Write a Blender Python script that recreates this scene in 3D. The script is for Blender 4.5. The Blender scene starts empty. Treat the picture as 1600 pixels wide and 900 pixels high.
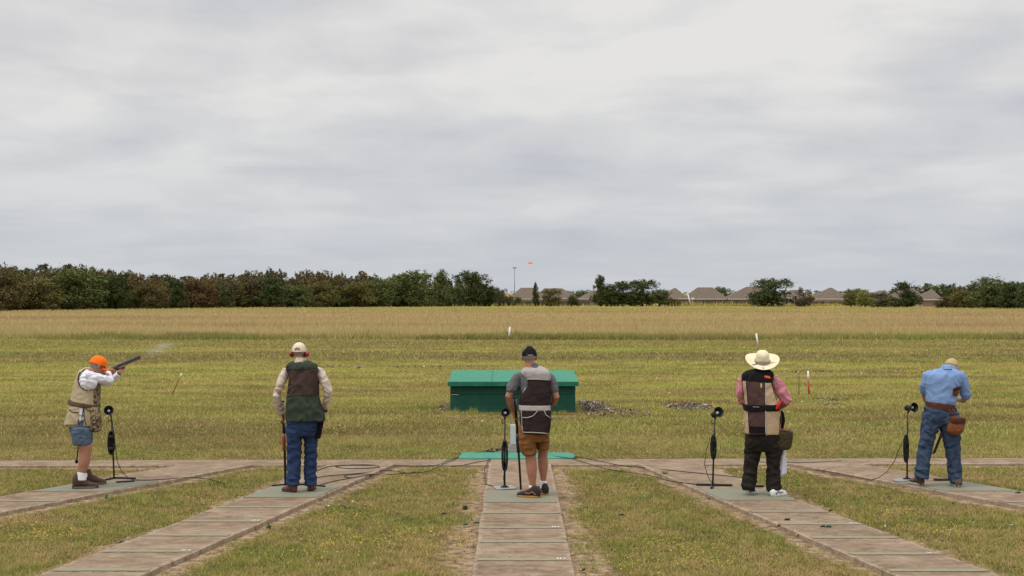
import bpy, bmesh, math, random
import numpy as np
from mathutils import Vector, Matrix, noise
from mathutils.bvhtree import BVHTree
R = math.radians
scene = bpy.context.scene
COL = scene.collection

# ------------------------------------------------------------------ camera, sky, sun, exposure
F, HZ, CAMH = 2150.0, 457.0, 2.5          # focal length in photo pixels, horizon row, eye height
cam = bpy.data.cameras.new('camera'); camo = bpy.data.objects.new('camera', cam); COL.objects.link(camo)
cam.sensor_width = 36.0; cam.lens = 36.0 * F / 1600.0
cam.clip_start = 0.1; cam.clip_end = 9000
camo.location = (0, 0, CAMH); camo.rotation_euler = (R(90) + math.atan(7.0 / F), 0, 0)
scene.camera = camo

SUN_EL, SUN_AZ = 64.0, 238.0               # high, behind the camera and a little to the left (azimuth from +Y, clockwise)
world = bpy.data.worlds.new('World'); scene.world = world; world.use_nodes = True
nt = world.node_tree; N = nt.nodes; L = nt.links; N.clear()
def wn(t, **k):
    n = N.new(t)
    for a, b in k.items(): setattr(n, a, b)
    return n
def wm(op, a, b=None, c=None):
    n = N.new('ShaderNodeMath'); n.operation = op
    for i, v in enumerate((a, b, c)):
        if v is None: continue
        if isinstance(v, (int, float)): n.inputs[i].default_value = v
        else: L.new(v, n.inputs[i])
    return n.outputs[0]
sky = wn('ShaderNodeTexSky', sky_type='NISHITA', sun_disc=False)
sky.sun_elevation = R(SUN_EL); sky.sun_rotation = R(SUN_AZ)
tc = wn('ShaderNodeTexCoord'); sx = wn('ShaderNodeSeparateXYZ'); L.new(tc.outputs['Generated'], sx.inputs[0])
X, Y, Z = sx.outputs
zc = wm('MAXIMUM', Z, 0.0)
den = wm('ADD', zc, 0.17)
u = wm('DIVIDE', X, den); v = wm('DIVIDE', Y, den)
cv = wn('ShaderNodeCombineXYZ'); L.new(u, cv.inputs[0]); L.new(v, cv.inputs[1])
def wnoise(scale, detail, rough, loc, dist=0.0):
    mp = wn('ShaderNodeMapping'); mp.inputs['Location'].default_value = loc
    mp.inputs['Scale'].default_value = (scale[0], scale[1], 1)
    L.new(cv.outputs[0], mp.inputs['Vector'])
    n = wn('ShaderNodeTexNoise'); n.inputs['Scale'].default_value = 1.0
    n.inputs['Detail'].default_value = detail; n.inputs['Roughness'].default_value = rough
    n.inputs['Distortion'].default_value = dist
    L.new(mp.outputs[0], n.inputs['Vector']); return n.outputs['Fac']
c1 = wnoise((0.72, 1.0), 4, 0.50, (3.1, 1.7, 0), 0.4)
c2 = wnoise((2.6, 2.6), 6, 0.56, (7.9, 4.2, 0), 0.3)
c3 = wnoise((0.6, 0.5), 2, 0.5, (4.5, 2.2, 0))
cc = wm('ADD', wm('ADD', wm('MULTIPLY', c1, 0.49), wm('MULTIPLY', c2, 0.36)), wm('MULTIPLY', c3, 0.25))
ramp = wn('ShaderNodeValToRGB'); L.new(cc, ramp.inputs[0])
el = ramp.color_ramp.elements
el[0].position = 0.42; el[0].color = (0.545, 0.563, 0.608, 1)
el[1].position = 0.63; el[1].color = (0.815, 0.802, 0.785, 1)
e = ramp.color_ramp.elements.new(0.49); e.color = (0.635, 0.637, 0.662, 1)
e = ramp.color_ramp.elements.new(0.55); e.color = (0.705, 0.700, 0.705, 1)
# towards the horizon the deck reads bluer and more even
hz = wm('POWER', wm('SUBTRACT', 1.0, wm('MINIMUM', wm('MULTIPLY', zc, 6.0), 1.0)), 1.4)
mh = wn('ShaderNodeMixRGB'); L.new(wm('MULTIPLY', hz, 0.75), mh.inputs[0]); L.new(ramp.outputs[0], mh.inputs[1])
mh.inputs[2].default_value = (0.525, 0.570, 0.628, 1)
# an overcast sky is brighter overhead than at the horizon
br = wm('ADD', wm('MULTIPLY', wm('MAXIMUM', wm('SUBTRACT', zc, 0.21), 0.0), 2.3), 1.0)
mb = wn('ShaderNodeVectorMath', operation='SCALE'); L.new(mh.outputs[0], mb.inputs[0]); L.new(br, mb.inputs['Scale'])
bg_s = wn('ShaderNodeBackground'); L.new(sky.outputs[0], bg_s.inputs[0]); bg_s.inputs[1].default_value = 0.06
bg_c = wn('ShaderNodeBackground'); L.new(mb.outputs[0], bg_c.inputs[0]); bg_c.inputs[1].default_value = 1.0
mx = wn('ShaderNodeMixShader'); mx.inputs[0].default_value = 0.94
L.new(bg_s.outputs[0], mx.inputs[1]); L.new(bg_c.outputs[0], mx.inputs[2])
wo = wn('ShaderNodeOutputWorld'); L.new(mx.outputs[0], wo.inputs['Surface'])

sl = bpy.data.lights.new('sun', 'SUN'); sl.energy = 1.5; sl.angle = R(10); sl.color = (1.0, 0.95, 0.88)
so = bpy.data.objects.new('sun', sl); COL.objects.link(so)
az = R(SUN_AZ); ev = R(SUN_EL)
sd = Vector((math.sin(az) * math.cos(ev), math.cos(az) * math.cos(ev), math.sin(ev)))   # towards the sun
so.rotation_euler = sd.to_track_quat('Z', 'Y').to_euler(); so.location = (0, -20, 30)

vs = scene.view_settings
vs.view_transform = 'Standard'; vs.look = 'None'; vs.gamma = 1.0; vs.exposure = 0.0; vs.use_curve_mapping = False
scene.cycles.max_bounces = 5; scene.cycles.diffuse_bounces = 3; scene.cycles.transparent_max_bounces = 6
scene.cycles.volume_bounces = 1

# ------------------------------------------------------------------ ground frame
def hgt(y):
    """ground height: level range, then a gentle fall to the far edge of the field, a step down to the houses"""
    y = np.asarray(y, float)
    a = -np.clip(y - 60, 0, 310) * 0.00346
    t = np.clip((y - 372) / 25.0, 0, 1); t = t * t * (3 - 2 * t)
    return a - 1.05 * t
def depth(py, z=0.0): return (CAMH - z) * F / (py - HZ)
def gx(px, d): return (px - 800.0) * d / F
def zz(py, d): return CAMH - (py - HZ) * d / F
def G(px, py, z=0.0):
    d = depth(py, z); return Vector((gx(px, d), d, z))

# ------------------------------------------------------------------ objects
def mesh_from(name, verts, faces, mat=None, smooth=True):
    me = bpy.data.meshes.new(name)
    me.from_pydata([tuple(v) for v in verts], [], faces)
    if mat is not None:
        for m in (mat if isinstance(mat, (list, tuple)) else [mat]): me.materials.append(m)
    if smooth: me.polygons.foreach_set('use_smooth', [True] * len(me.polygons))
    me.update(); return me
def link(name, me, parent=None):
    """world-space mesh becomes an object; under a parent its vertices are moved to the parent's frame"""
    o = bpy.data.objects.new(name, me); COL.objects.link(o)
    if parent is not None:
        o.parent = parent
        off = Vector((0, 0, 0)); p = parent
        while p is not None: off += p.location; p = p.parent
        if off.length > 0: me.transform(Matrix.Translation(-off))
    return o
def empty(name, loc, label=None, cat=None, group=None, rot=None):
    o = bpy.data.objects.new(name, None); COL.objects.link(o); o.location = loc
    o.empty_display_size = 0.1
    if rot is not None: o.rotation_euler = rot
    tag(o, label, cat, group); return o
def tag(o, label=None, cat=None, group=None, kind=None):
    if label: o['label'] = label
    if cat: o['category'] = cat
    if group: o['group'] = group
    if kind: o['kind'] = kind
    return o
def recentre(o):
    """put a top-level mesh's origin at its base"""
    co = np.empty(len(o.data.vertices) * 3); o.data.vertices.foreach_get('co', co); co = co.reshape(-1, 3)
    c = Vector(((co[:, 0].min() + co[:, 0].max()) / 2, (co[:, 1].min() + co[:, 1].max()) / 2, co[:, 2].min()))
    o.data.transform(Matrix.Translation(-c)); o.location = c; return o

# ------------------------------------------------------------------ materials
def newmat(name, rough=0.9, spec=0.2, metal=0.0):
    m = bpy.data.materials.new(name); m.use_nodes = True
    b = m.node_tree.nodes['Principled BSDF']
    b.inputs['Roughness'].default_value = rough; b.inputs['Specular IOR Level'].default_value = spec
    b.inputs['Metallic'].default_value = metal
    return m, m.node_tree, b
def nd(nt, t, **k):
    n = nt.nodes.new(t)
    for a, b in k.items(): setattr(n, a, b)
    return n
def math_(nt, op, a, b=None, clamp=False):
    n = nt.nodes.new('ShaderNodeMath'); n.operation = op; n.use_clamp = clamp
    for i, v in enumerate((a, b)):
        if v is None: continue
        if isinstance(v, (int, float)): n.inputs[i].default_value = v
        else: nt.links.new(v, n.inputs[i])
    return n.outputs[0]
def tnoise(nt, vec, scale, detail=3, rough=0.55, stretch=None, loc=None):
    if stretch or loc:
        mp = nd(nt, 'ShaderNodeMapping')
        if stretch: mp.inputs['Scale'].default_value = stretch
        if loc: mp.inputs['Location'].default_value = loc
        nt.links.new(vec, mp.inputs['Vector']); vec = mp.outputs[0]
    n = nd(nt, 'ShaderNodeTexNoise'); n.inputs['Scale'].default_value = scale
    n.inputs['Detail'].default_value = detail; n.inputs['Roughness'].default_value = rough
    nt.links.new(vec, n.inputs['Vector']); return n.outputs['Fac']
def rampf(nt, fac, stops):
    n = nd(nt, 'ShaderNodeValToRGB'); nt.links.new(fac, n.inputs[0]); els = n.color_ramp.elements
    els[0].position, els[0].color = stops[0][0], (*stops[0][1], 1)
    els[1].position, els[1].color = stops[-1][0], (*stops[-1][1], 1)
    for p, c in stops[1:-1]:
        e = els.new(p); e.color = (*c, 1)
    return n.outputs[0]
def mixc(nt, fac, a, b, mode='MIX'):
    n = nd(nt, 'ShaderNodeMixRGB', blend_type=mode)
    if isinstance(fac, (int, float)): n.inputs[0].default_value = fac
    else: nt.links.new(fac, n.inputs[0])
    for i, c in ((1, a), (2, b)):
        if isinstance(c, tuple): n.inputs[i].default_value = (*c, 1)
        else: nt.links.new(c, n.inputs[i])
    return n.outputs[0]
def smooth(nt, x, a, b):
    n = nd(nt, 'ShaderNodeMapRange', interpolation_type='SMOOTHSTEP'); nt.links.new(x, n.inputs[0])
    n.inputs[1].default_value = a; n.inputs[2].default_value = b; return n.outputs[0]
def bump(nt, b, h, strength=0.4, dist=0.01):
    n = nd(nt, 'ShaderNodeBump'); n.inputs['Strength'].default_value = strength; n.inputs['Distance'].default_value = dist
    nt.links.new(h, n.inputs['Height']); nt.links.new(n.outputs[0], b.inputs['Normal'])
def cloth(name, c, var=0.22, rough=0.92, scale=9.0, weave=420.0, fold=0.5):
    """woven fabric: slightly uneven dye, fine weave, soft creases"""
    m, nt, b = newmat(name, rough, 0.12); tcn = nd(nt, 'ShaderNodeTexCoord'); ob = tcn.outputs['Object']
    n1 = tnoise(nt, ob, scale, 4, 0.6); n2 = tnoise(nt, ob, weave, 1, 0.5)
    f = math_(nt, 'ADD', math_(nt, 'MULTIPLY', n1, 0.8), math_(nt, 'MULTIPLY', n2, 0.2))
    lo = tuple(x * (1 - var) for x in c); hi = tuple(min(1, x * (1 + var)) for x in c)
    nt.links.new(rampf(nt, f, [(0.3, lo), (0.7, hi)]), b.inputs['Base Color'])
    fo = tnoise(nt, ob, 14, 3, 0.5, stretch=(1.0, 1.0, 0.6))
    h = math_(nt, 'ADD', math_(nt, 'MULTIPLY', fo, fold * 3), math_(nt, 'MULTIPLY', n2, 0.06))
    bump(nt, b, h, 0.7, 0.014); return m
def plain(name, c, rough=0.6, spec=0.3, metal=0.0, var=0.12, scale=30.0):
    m, nt, b = newmat(name, rough, spec, metal); tcn = nd(nt, 'ShaderNodeTexCoord')
    n1 = tnoise(nt, tcn.outputs['Object'], scale, 4, 0.6)
    nt.links.new(rampf(nt, n1, [(0.3, tuple(x * (1 - var) for x in c)), (0.7, tuple(min(1, x * (1 + var)) for x in c))]), b.inputs['Base Color'])
    rr = nd(nt, 'ShaderNodeMapRange'); nt.links.new(n1, rr.inputs[0]); rr.inputs[3].default_value = rough - 0.08; rr.inputs[4].default_value = min(1, rough + 0.08)
    nt.links.new(rr.outputs[0], b.inputs['Roughness']); return m

def turf_colour(nt, pos):
    """patchy autumn turf, a function of place only: used by the soil sheet and by every blade on it"""
    sp = nd(nt, 'ShaderNodeSeparateXYZ'); nt.links.new(pos, sp.inputs[0]); Yp = sp.outputs[1]
    a = tnoise(nt, pos, 0.62, 4, 0.62); b_ = tnoise(nt, pos, 3.2, 3, 0.6, loc=(5, 9, 0)); c = tnoise(nt, pos, 0.9, 3, 0.6, loc=(31, 12, 0))
    f = math_(nt, 'ADD', math_(nt, 'MULTIPLY', a, 0.6), math_(nt, 'MULTIPLY', b_, 0.4))
    f = math_(nt, 'ADD', math_(nt, 'MULTIPLY', f, 0.72), math_(nt, 'MULTIPLY', tnoise(nt, pos, 9.0, 3, 0.6, loc=(3, 7, 0)), 0.28))
    near = rampf(nt, f, [(0.39, (0.43, 0.300, 0.150)), (0.455, (0.345, 0.268, 0.098)), (0.52, (0.245, 0.235, 0.055)), (0.60, (0.135, 0.185, 0.030))])
    # mown middle distance: brighter yellow green in broad bands across the range
    st = tnoise(nt, pos, 1.0, 4, 0.6, stretch=(0.065, 0.19, 1), loc=(2, 3, 0)); st2 = tnoise(nt, pos, 1.0, 3, 0.6, stretch=(0.30, 0.95, 1), loc=(8, 1, 0))
    g = math_(nt, 'ADD', math_(nt, 'MULTIPLY', st, 0.6), math_(nt, 'MULTIPLY', st2, 0.4))
    mid = rampf(nt, g, [(0.39, (0.230, 0.180, 0.082)), (0.455, (0.365, 0.300, 0.120)), (0.52, (0.385, 0.350, 0.104)), (0.60, (0.285, 0.335, 0.075))])
    mid = mixc(nt, 0.42, mid, near); mid = mixc(nt, 1.0, mid, rampf(nt, tnoise(nt, pos, 0.42, 4, 0.65, stretch=(.7, 1.5, 1), loc=(17, 3, 0)), [(0.38, (0.78, 0.74, 0.70)), (0.5, (1.0, 1.0, 1.0)), (0.62, (1.08, 1.16, 1.0))]), 'MULTIPLY')
    col = mixc(nt, smooth(nt, Yp, 17.5, 25.0), near, mid)
    # the strips of darker, rougher growth before the standing grass
    wob = math_(nt, 'MULTIPLY', math_(nt, 'SUBTRACT', c, 0.5), 6.0)
    yw = math_(nt, 'ADD', Yp, wob)
    band = math_(nt, 'MULTIPLY', smooth(nt, yw, 48.5, 52), math_(nt, 'SUBTRACT', 1.0, smooth(nt, yw, 55.5, 58.5)))
    col = mixc(nt, math_(nt, 'MULTIPLY', math_(nt, 'MULTIPLY', band, smooth(nt, b_, .36, .56)), 0.75), col, (0.150, 0.120, 0.065))
    band2 = math_(nt, 'MULTIPLY', smooth(nt, yw, 61, 64), math_(nt, 'SUBTRACT', 1.0, smooth(nt, yw, 71, 75)))
    col = mixc(nt, math_(nt, 'MULTIPLY', math_(nt, 'MULTIPLY', band2, smooth(nt, b_, .36, .58)), 0.60), col, (0.185, 0.150, 0.070))
    rough = tnoise(nt, pos, 1.0, 4, 0.65, stretch=(0.17, 0.75, 1), loc=(41, 6, 0))
    rw = math_(nt, 'MULTIPLY', smooth(nt, rough, .545, .62), math_(nt, 'MULTIPLY', smooth(nt, Yp, 23, 29), math_(nt, 'SUBTRACT', 1.0, smooth(nt, Yp, 62, 70))))
    col = mixc(nt, math_(nt, 'MULTIPLY', rw, 0.62), col, (0.165, 0.118, 0.065))
    # standing dry hay beyond
    hs = tnoise(nt, pos, 1.0, 5, 0.65, stretch=(0.012, 0.075, 1), loc=(4, 4, 0))
    hay = rampf(nt, hs, [(0.38, (0.330, 0.225, 0.125)), (0.48, (0.425, 0.320, 0.170)), (0.60, (0.430, 0.355, 0.160))])
    hay = mixc(nt, math_(nt, 'MULTIPLY', smooth(nt, Yp, 165, 260), 0.75), hay, (0.340, 0.315, 0.095))
    col = mixc(nt, smooth(nt, math_(nt, 'ADD', Yp, math_(nt, 'MULTIPLY', wob, 1.2)), 72, 82), col, hay)
    return col

def sepy(nt, pos):
    s = nd(nt, 'ShaderNodeSeparateXYZ'); nt.links.new(pos, s.inputs[0]); return s.outputs[1]
def turf_material():
    m, nt, b = newmat('turf_soil', 1.0, 0.0); geo = nd(nt, 'ShaderNodeNewGeometry'); pos = geo.outputs['Position']
    col = turf_colour(nt, pos)
    fn = tnoise(nt, pos, 22, 4, 0.7); fn2 = tnoise(nt, pos, 4.0, 4, 0.7, stretch=(0.6, 1.6, 1))
    thatch_shade = math_(nt, 'SUBTRACT', 1.0, smooth(nt, sepy(nt, pos), 24.0, 40.0))
    col = mixc(nt, math_(nt, 'MULTIPLY', thatch_shade, 0.80), col, rampf(nt, fn, [(0.35, (0.055, 0.042, 0.022)), (0.65, (0.150, 0.115, 0.060))]))  # near soil darkened: brown thatch plus painted-in shade between the grass clumps
    col = mixc(nt, math_(nt, 'MULTIPLY', fn, 0.9), mixc(nt, 1.0, col, (0.62, 0.58, 0.5), 'MULTIPLY'), col)
    col = mixc(nt, smooth(nt, fn2, 0.35, 0.68), mixc(nt, 1.0, col, (0.74, 0.74, 0.7), 'MULTIPLY'), mixc(nt, 1.0, col, (1.12, 1.10, 1.05), 'MULTIPLY'))
    at = nd(nt, 'ShaderNodeAttribute'); at.attribute_name = 'bare'
    dn = tnoise(nt, pos, 9, 5, 0.7)
    dirt = rampf(nt, dn, [(0.36, (0.105, 0.070, 0.044)), (0.46, (0.205, 0.140, 0.088)), (0.56, (0.300, 0.218, 0.140)), (0.68, (0.390, 0.300, 0.200))])
    bf = smooth(nt, math_(nt, 'ADD', at.outputs['Fac'], math_(nt, 'MULTIPLY', math_(nt, 'SUBTRACT', dn, 0.5), 0.9)), 0.25, 0.7)
    col = mixc(nt, bf, col, dirt)
    nt.links.new(col, b.inputs['Base Color'])
    bump(nt, b, fn, 0.6, 0.03); return m
def blade_material(name, straw, green, k=1.0):
    m, nt, b = newmat(name, 0.75, 0.15); geo = nd(nt, 'ShaderNodeNewGeometry'); pos = geo.outputs['Position']
    col = turf_colour(nt, pos)
    at = nd(nt, 'ShaderNodeAttribute'); at.attribute_name = 'tint'; t = at.outputs['Fac']
    col = mixc(nt, 1.0, col, (k, k, k), 'MULTIPLY')
    col = mixc(nt, math_(nt, 'MULTIPLY', smooth(nt, t, 0.58, 1.0), 0.85), col, straw)
    col = mixc(nt, math_(nt, 'MULTIPLY', math_(nt, 'SUBTRACT', 1.0, smooth(nt, t, 0.0, 0.35)), 0.6), col, green)
    nt.links.new(col, b.inputs['Base Color'])
    tr = nd(nt, 'ShaderNodeBsdfTranslucent'); nt.links.new(col, tr.inputs[0])
    ms = nd(nt, 'ShaderNodeMixShader'); ms.inputs[0].default_value = 0.35
    nt.links.new(b.outputs[0], ms.inputs[1]); nt.links.new(tr.outputs[0], ms.inputs[2])
    nt.links.new(ms.outputs[0], nt.nodes['Material Output'].inputs['Surface']); return m

def attr_ramp(name, attr, stops, rough=0.8, spec=0.2, noise_amt=0.0):
    m, nt, b = newmat(name, rough, spec); at = nd(nt, 'ShaderNodeAttribute'); at.attribute_name = attr
    c = rampf(nt, at.outputs['Fac'], stops); nt.links.new(c, b.inputs['Base Color']); return m

# ------------------------------------------------------------------ walkways (centre lines measured on the ground)
HW = 0.445
WALKS = [   # (x, y) at the cross path, (x, y) towards the camera, paint rows as depths
    dict(a=(-4.22, 19.6), b=(-5.93, 15.94), pad=(17.85, 16.95), lines=[16.2, 15.3, 14.4]),
    dict(a=(-2.14, 19.7), b=(-3.675, 11.9), pad=(17.45, 16.45), lines=[15.72, 14.75, 13.9, 13.04, 12.16]),
    dict(a=(0.115, 19.8), b=(0.10, 11.9), pad=(17.04, 16.06), lines=[15.31, 14.35, 13.54, 12.63, 11.75]),
    dict(a=(2.26, 19.65), b=(3.79, 11.9), pad=(17.13, 16.23), lines=[15.4, 14.57, 13.77, 12.91, 12.14]),
    dict(a=(4.50, 19.7), b=(6.09, 16.36), pad=(17.8, 16.98), lines=[16.1, 15.2]),
]
for w in WALKS:
    a = np.array(w['a']); b = np.array(w['b']); dv = (b - a) / np.linalg.norm(b - a)
    t = (a[1] - 7.5) / -dv[1]; w['dir'] = dv; w['len'] = t; w['n'] = np.array([-dv[1], dv[0]])
def back_edge(x): return 20.34 + 0.020 * x
def front_edge(x): return 19.72 + 0.016 * x
def walk_dist(x, y):
    """distance outside the nearest concrete edge (negative inside)"""
    x = np.asarray(x, float); y = np.asarray(y, float); d = np.full(x.shape, 1e3)
    for w in WALKS:
        px = x - w['a'][0]; py = y - w['a'][1]
        s = px * w['dir'][0] + py * w['dir'][1]; q = np.abs(px * w['n'][0] + py * w['n'][1]) - HW
        dd = np.maximum(q, -s - 0.3); d = np.minimum(d, dd)
    c = np.maximum(y - back_edge(x), front_edge(x) - y)
    return np.minimum(d, c)
def vnoise(x, y, s, seed):
    """cheap smooth value noise in numpy"""
    x = np.asarray(x) * s; y = np.asarray(y) * s
    xi = np.floor(x).astype(np.int64); yi = np.floor(y).astype(np.int64); fx = x - xi; fy = y - yi
    def h(i, j):
        k = (i * 374761393 + j * 668265263 + seed * 1442695041) & 0x7fffffff
        k = ((k ^ (k >> 13)) * 1274126177) & 0x7fffffff
        return ((k ^ (k >> 16)) & 0xffff) / 65535.0
    fx = fx * fx * (3 - 2 * fx); fy = fy * fy * (3 - 2 * fy)
    return (h(xi, yi) * (1 - fx) + h(xi + 1, yi) * fx) * (1 - fy) + (h(xi, yi + 1) * (1 - fx) + h(xi + 1, yi + 1) * fx) * fy
def bare(x, y):
    d = walk_dist(x, y)
    n = vnoise(x, y, 1.1, 3) * 0.6 + vnoise(x, y, 4.2, 4) * 0.4
    w = 0.14 + 0.70 * n ** 1.6
    b = np.clip(1 - d / w, 0, 1)
    # wear beside the middle walkway towards the camera, and round the trap house
    m = np.clip(1 - np.abs(np.abs(x - 0.1) - 0.62) / 0.42, 0, 1) * np.clip((18.5 - y) / 5.0, 0, 1)
    b = np.maximum(b, m * (0.45 + 0.6 * n))
    t = np.clip(1 - np.maximum(np.abs(x) - 1.3, 0) / 0.7, 0, 1) * np.clip(1 - np.abs(y - 28.1) / 0.55, 0, 1)
    return np.clip(np.maximum(b, t * n * 1.3), 0, 1)

def fgrid(xs, ys, zf):
    nx, ny = len(xs), len(ys); XX, YY = np.meshgrid(xs, ys)
    v = np.stack([XX.ravel(), YY.ravel(), zf(XX.ravel(), YY.ravel())], 1)
    i = np.arange(nx * ny).reshape(ny, nx)
    f = np.stack([i[:-1, :-1].ravel(), i[:-1, 1:].ravel(), i[1:, 1:].ravel(), i[1:, :-1].ravel()], 1)
    return v, f
def np_mesh(name, v, f, mat=None, attrs=None, smooth=True):
    me = bpy.data.meshes.new(name); k = f.shape[1]
    me.vertices.add(len(v)); me.vertices.foreach_set('co', np.ascontiguousarray(v, dtype=np.float32).ravel())
    me.loops.add(f.size); me.loops.foreach_set('vertex_index', np.ascontiguousarray(f, dtype=np.int32).ravel())
    me.polygons.add(len(f)); me.polygons.foreach_set('loop_start', np.arange(0, f.size, k, dtype=np.int32))
    me.polygons.foreach_set('loop_total', np.full(len(f), k, dtype=np.int32))
    me.update(calc_edges=True)
    if smooth: me.polygons.foreach_set('use_smooth', np.ones(len(f), dtype=bool))
    for an, arr in (attrs or {}).items():
        at = me.attributes.new(an, 'FLOAT', 'POINT'); at.data.foreach_set('value', np.ascontiguousarray(arr, dtype=np.float32))
    if mat: me.materials.append(mat)
    return me
xs = np.concatenate([-np.geomspace(4000, 14, 26), np.arange(-13.5, 13.51, 0.12), np.geomspace(14, 4000, 26)])
ys = np.concatenate([np.array([-60, -20, 0, 4]), np.arange(7, 24, 0.12), np.arange(24, 60, 1.0), np.arange(60, 420, 4.0), np.geomspace(425, 6000, 20)])
def gz(x, y): return hgt(y) + 0.012 * (vnoise(x, y, 0.8, 9) - 0.5) * (y < 60)
gv, gf = fgrid(xs, ys, gz)
ground = link('ground', np_mesh('ground', gv, gf, turf_material(), {'bare': bare(gv[:, 0], gv[:, 1]) * (gv[:, 1] < 40) * (np.abs(gv[:, 0]) < 13.6)}))
tag(ground, kind='structure')

# ------------------------------------------------------------------ grass
rng = np.random.default_rng(5)
def blades(name, n, d0, d1, hfun, wfun, keep, mat, lean=0.5, label=None, seed=1, power=1.0, segs=1, cat='grass', tintf=None, margin=2.2):
    r = np.random.default_rng(seed)
    # constant density on the picture: p(d) ~ 1/d^2 * width(d)~d  ->  1/d
    uu = r.random(n)
    if power == 1.0: d = d0 * (d1 / d0) ** uu
    else: d = (d0 ** (1 - power) + uu * (d1 ** (1 - power) - d0 ** (1 - power))) ** (1 / (1 - power))
    x = (r.random(n) - 0.5) * (0.372 * 2 * d + 2 * margin)
    k = keep(x, d, r.random(n)); x = x[k]; d = d[k]; n = len(x)
    h = hfun(x, d) * (0.55 + 0.9 * r.random(n)); w = wfun(x, d) * (0.7 + 0.6 * r.random(n))
    a = r.random(n) * 2 * np.pi; ca, sa = np.cos(a), np.sin(a)
    la = r.random(n) * 2 * np.pi; ll = h * lean * r.random(n) ** 0.7
    z = gz(x, d) - 0.004
    v = np.empty((n, 3, 3))
    v[:, 0] = np.stack([x - ca * w / 2, d - sa * w / 2, z], 1)
    v[:, 1] = np.stack([x + ca * w / 2, d + sa * w / 2, z], 1)
    v[:, 2] = np.stack([x + np.cos(la) * ll, d + np.sin(la) * ll, z + h], 1)
    tint = r.random(n) if tintf is None else tintf(x, d, r.random(n))
    f = np.arange(n * 3).reshape(n, 3)
    o = link(name, np_mesh(name, v.reshape(-1, 3), f, mat, {'tint': np.repeat(tint, 3)}, smooth=False))
    tag(o, label, cat, kind='stuff'); return o
mb_near = blade_material('grass_blade', (0.50, 0.39, 0.19), (0.080, 0.125, 0.025), 1.34)
PILES = [(1.72, 30.0, .42, 1.5), (3.85, 30.0, .55, .9), (7.5, 32.0, .5, .5), (-1.40, 29.6, .16, 1.1)]
def keep_near(x, y, q):
    for (cx, cy, rx, ry) in PILES: q = q + 1.1 * (((x - cx) / rx) ** 2 + ((y - cy) / ry) ** 2 < .9)
    q = np.minimum(q, 3)
    d = walk_dist(x, y); b = bare(x, y)
    house = (np.abs(x) < 1.28) & (y > 28.2) & (y < 30.9)
    mat_ = (x > -0.82) & (x < 0.98) & (y > 20.3) & (y < 21.2)
    creep = 0.012 - 0.055 * np.clip(vnoise(x, y, 3.1, 51) * 1.8 - 1.0, 0, 1)
    return (d > creep) & (q > b * 1.08 - 0.04) & (q < 1.05) & (~house) & (~mat_) & ((y > 24) | (q * .9 < .25 + 1.3 * clump(x, y) ** 1.2))
patch = lambda x, y: vnoise(x, y, 1.7, 21) * 0.45 + vnoise(x, y, 6.0, 22) * 0.55
clump = lambda x, y: vnoise(x, y, 11.0, 31) * 0.5 + vnoise(x, y, 4.5, 32) * 0.5
blades('grass', 690000, 10.5, 24, lambda x, d: 0.014 + 0.070 * clump(x, d) * patch(x, d) + 0.035 * (walk_dist(x, d) < .05), lambda x, d: 0.0056 + 0.0003 * d, keep_near, mb_near,
       1.3, 'short patchy green and straw turf round the concrete walkways', 1, power=1.35)
blades('grass', 330000, 22, 76, lambda x, d: (0.030 + 0.05 * patch(x * .4, d * .8) ** 1.5) * (1 + (d > 49) * (d < 57) * 0.5 + (d > 62) * 0.4), lambda x, d: 0.00085 * d, keep_near,
       blade_material('range_grass_blade', (0.50, 0.39, 0.16), (0.12, 0.17, 0.03), 1.15), 1.3, 'mown yellow green grass of the open range round the trap house', 2, power=1.0)
hm = blade_material('hay_blade', (0.56, 0.42, 0.20), (0.28, 0.24, 0.07), 1.12)
blades('tall_grass', 190000, 74.3, 300, lambda x, d: 0.26 + 0.22 * vnoise(x, d, 0.25, 8) - 0.12 * np.clip((d - 90) / 60, 0, 1), lambda x, d: 0.0008 * d,
       lambda x, y, q: (y > 74.6 + 1.6 * vnoise(x, 0 * x, 0.35, 2)), hm, 0.7, 'standing dry straw coloured grass across the far field', 3, power=1.6)
gm = blade_material('green_fringe_blade', (0.36, 0.33, 0.12), (0.14, 0.20, 0.045), 0.85)
blades('tall_grass', 26000, 73.3, 77, lambda x, d: 0.16 + 0.22 * vnoise(x, d, 0.5, 18), lambda x, d: 0.0011 * d,
       lambda x, y, q: q < np.clip((vnoise(x, 0 * x, 0.11, 12) - 0.15) * 1.7, 0.04, 1), gm, 0.6, 'greener fringe of rough grass along the near edge of the dry field', 4)
wm_ = attr_ramp('weed_stem', 'tint', [(0, (0.34, 0.24, 0.08)), (0.5, (0.42, 0.31, 0.10)), (1, (0.22, 0.24, 0.06))])
blades('tall_weeds', 16000, 335, 366, lambda x, d: 0.5 + 0.9 * vnoise(x, d, 0.12, 6) ** 2, lambda x, d: 0.28 + 0 * x,
       lambda x, y, q: ((x > -24) & (x < -2) & (y > 350)) | ((x > 42) & (x < 86) & (y > 345)) | (q < 0.12), wm_, 0.5, 'ragged pale weeds along the far edge of the field', 5)

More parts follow.
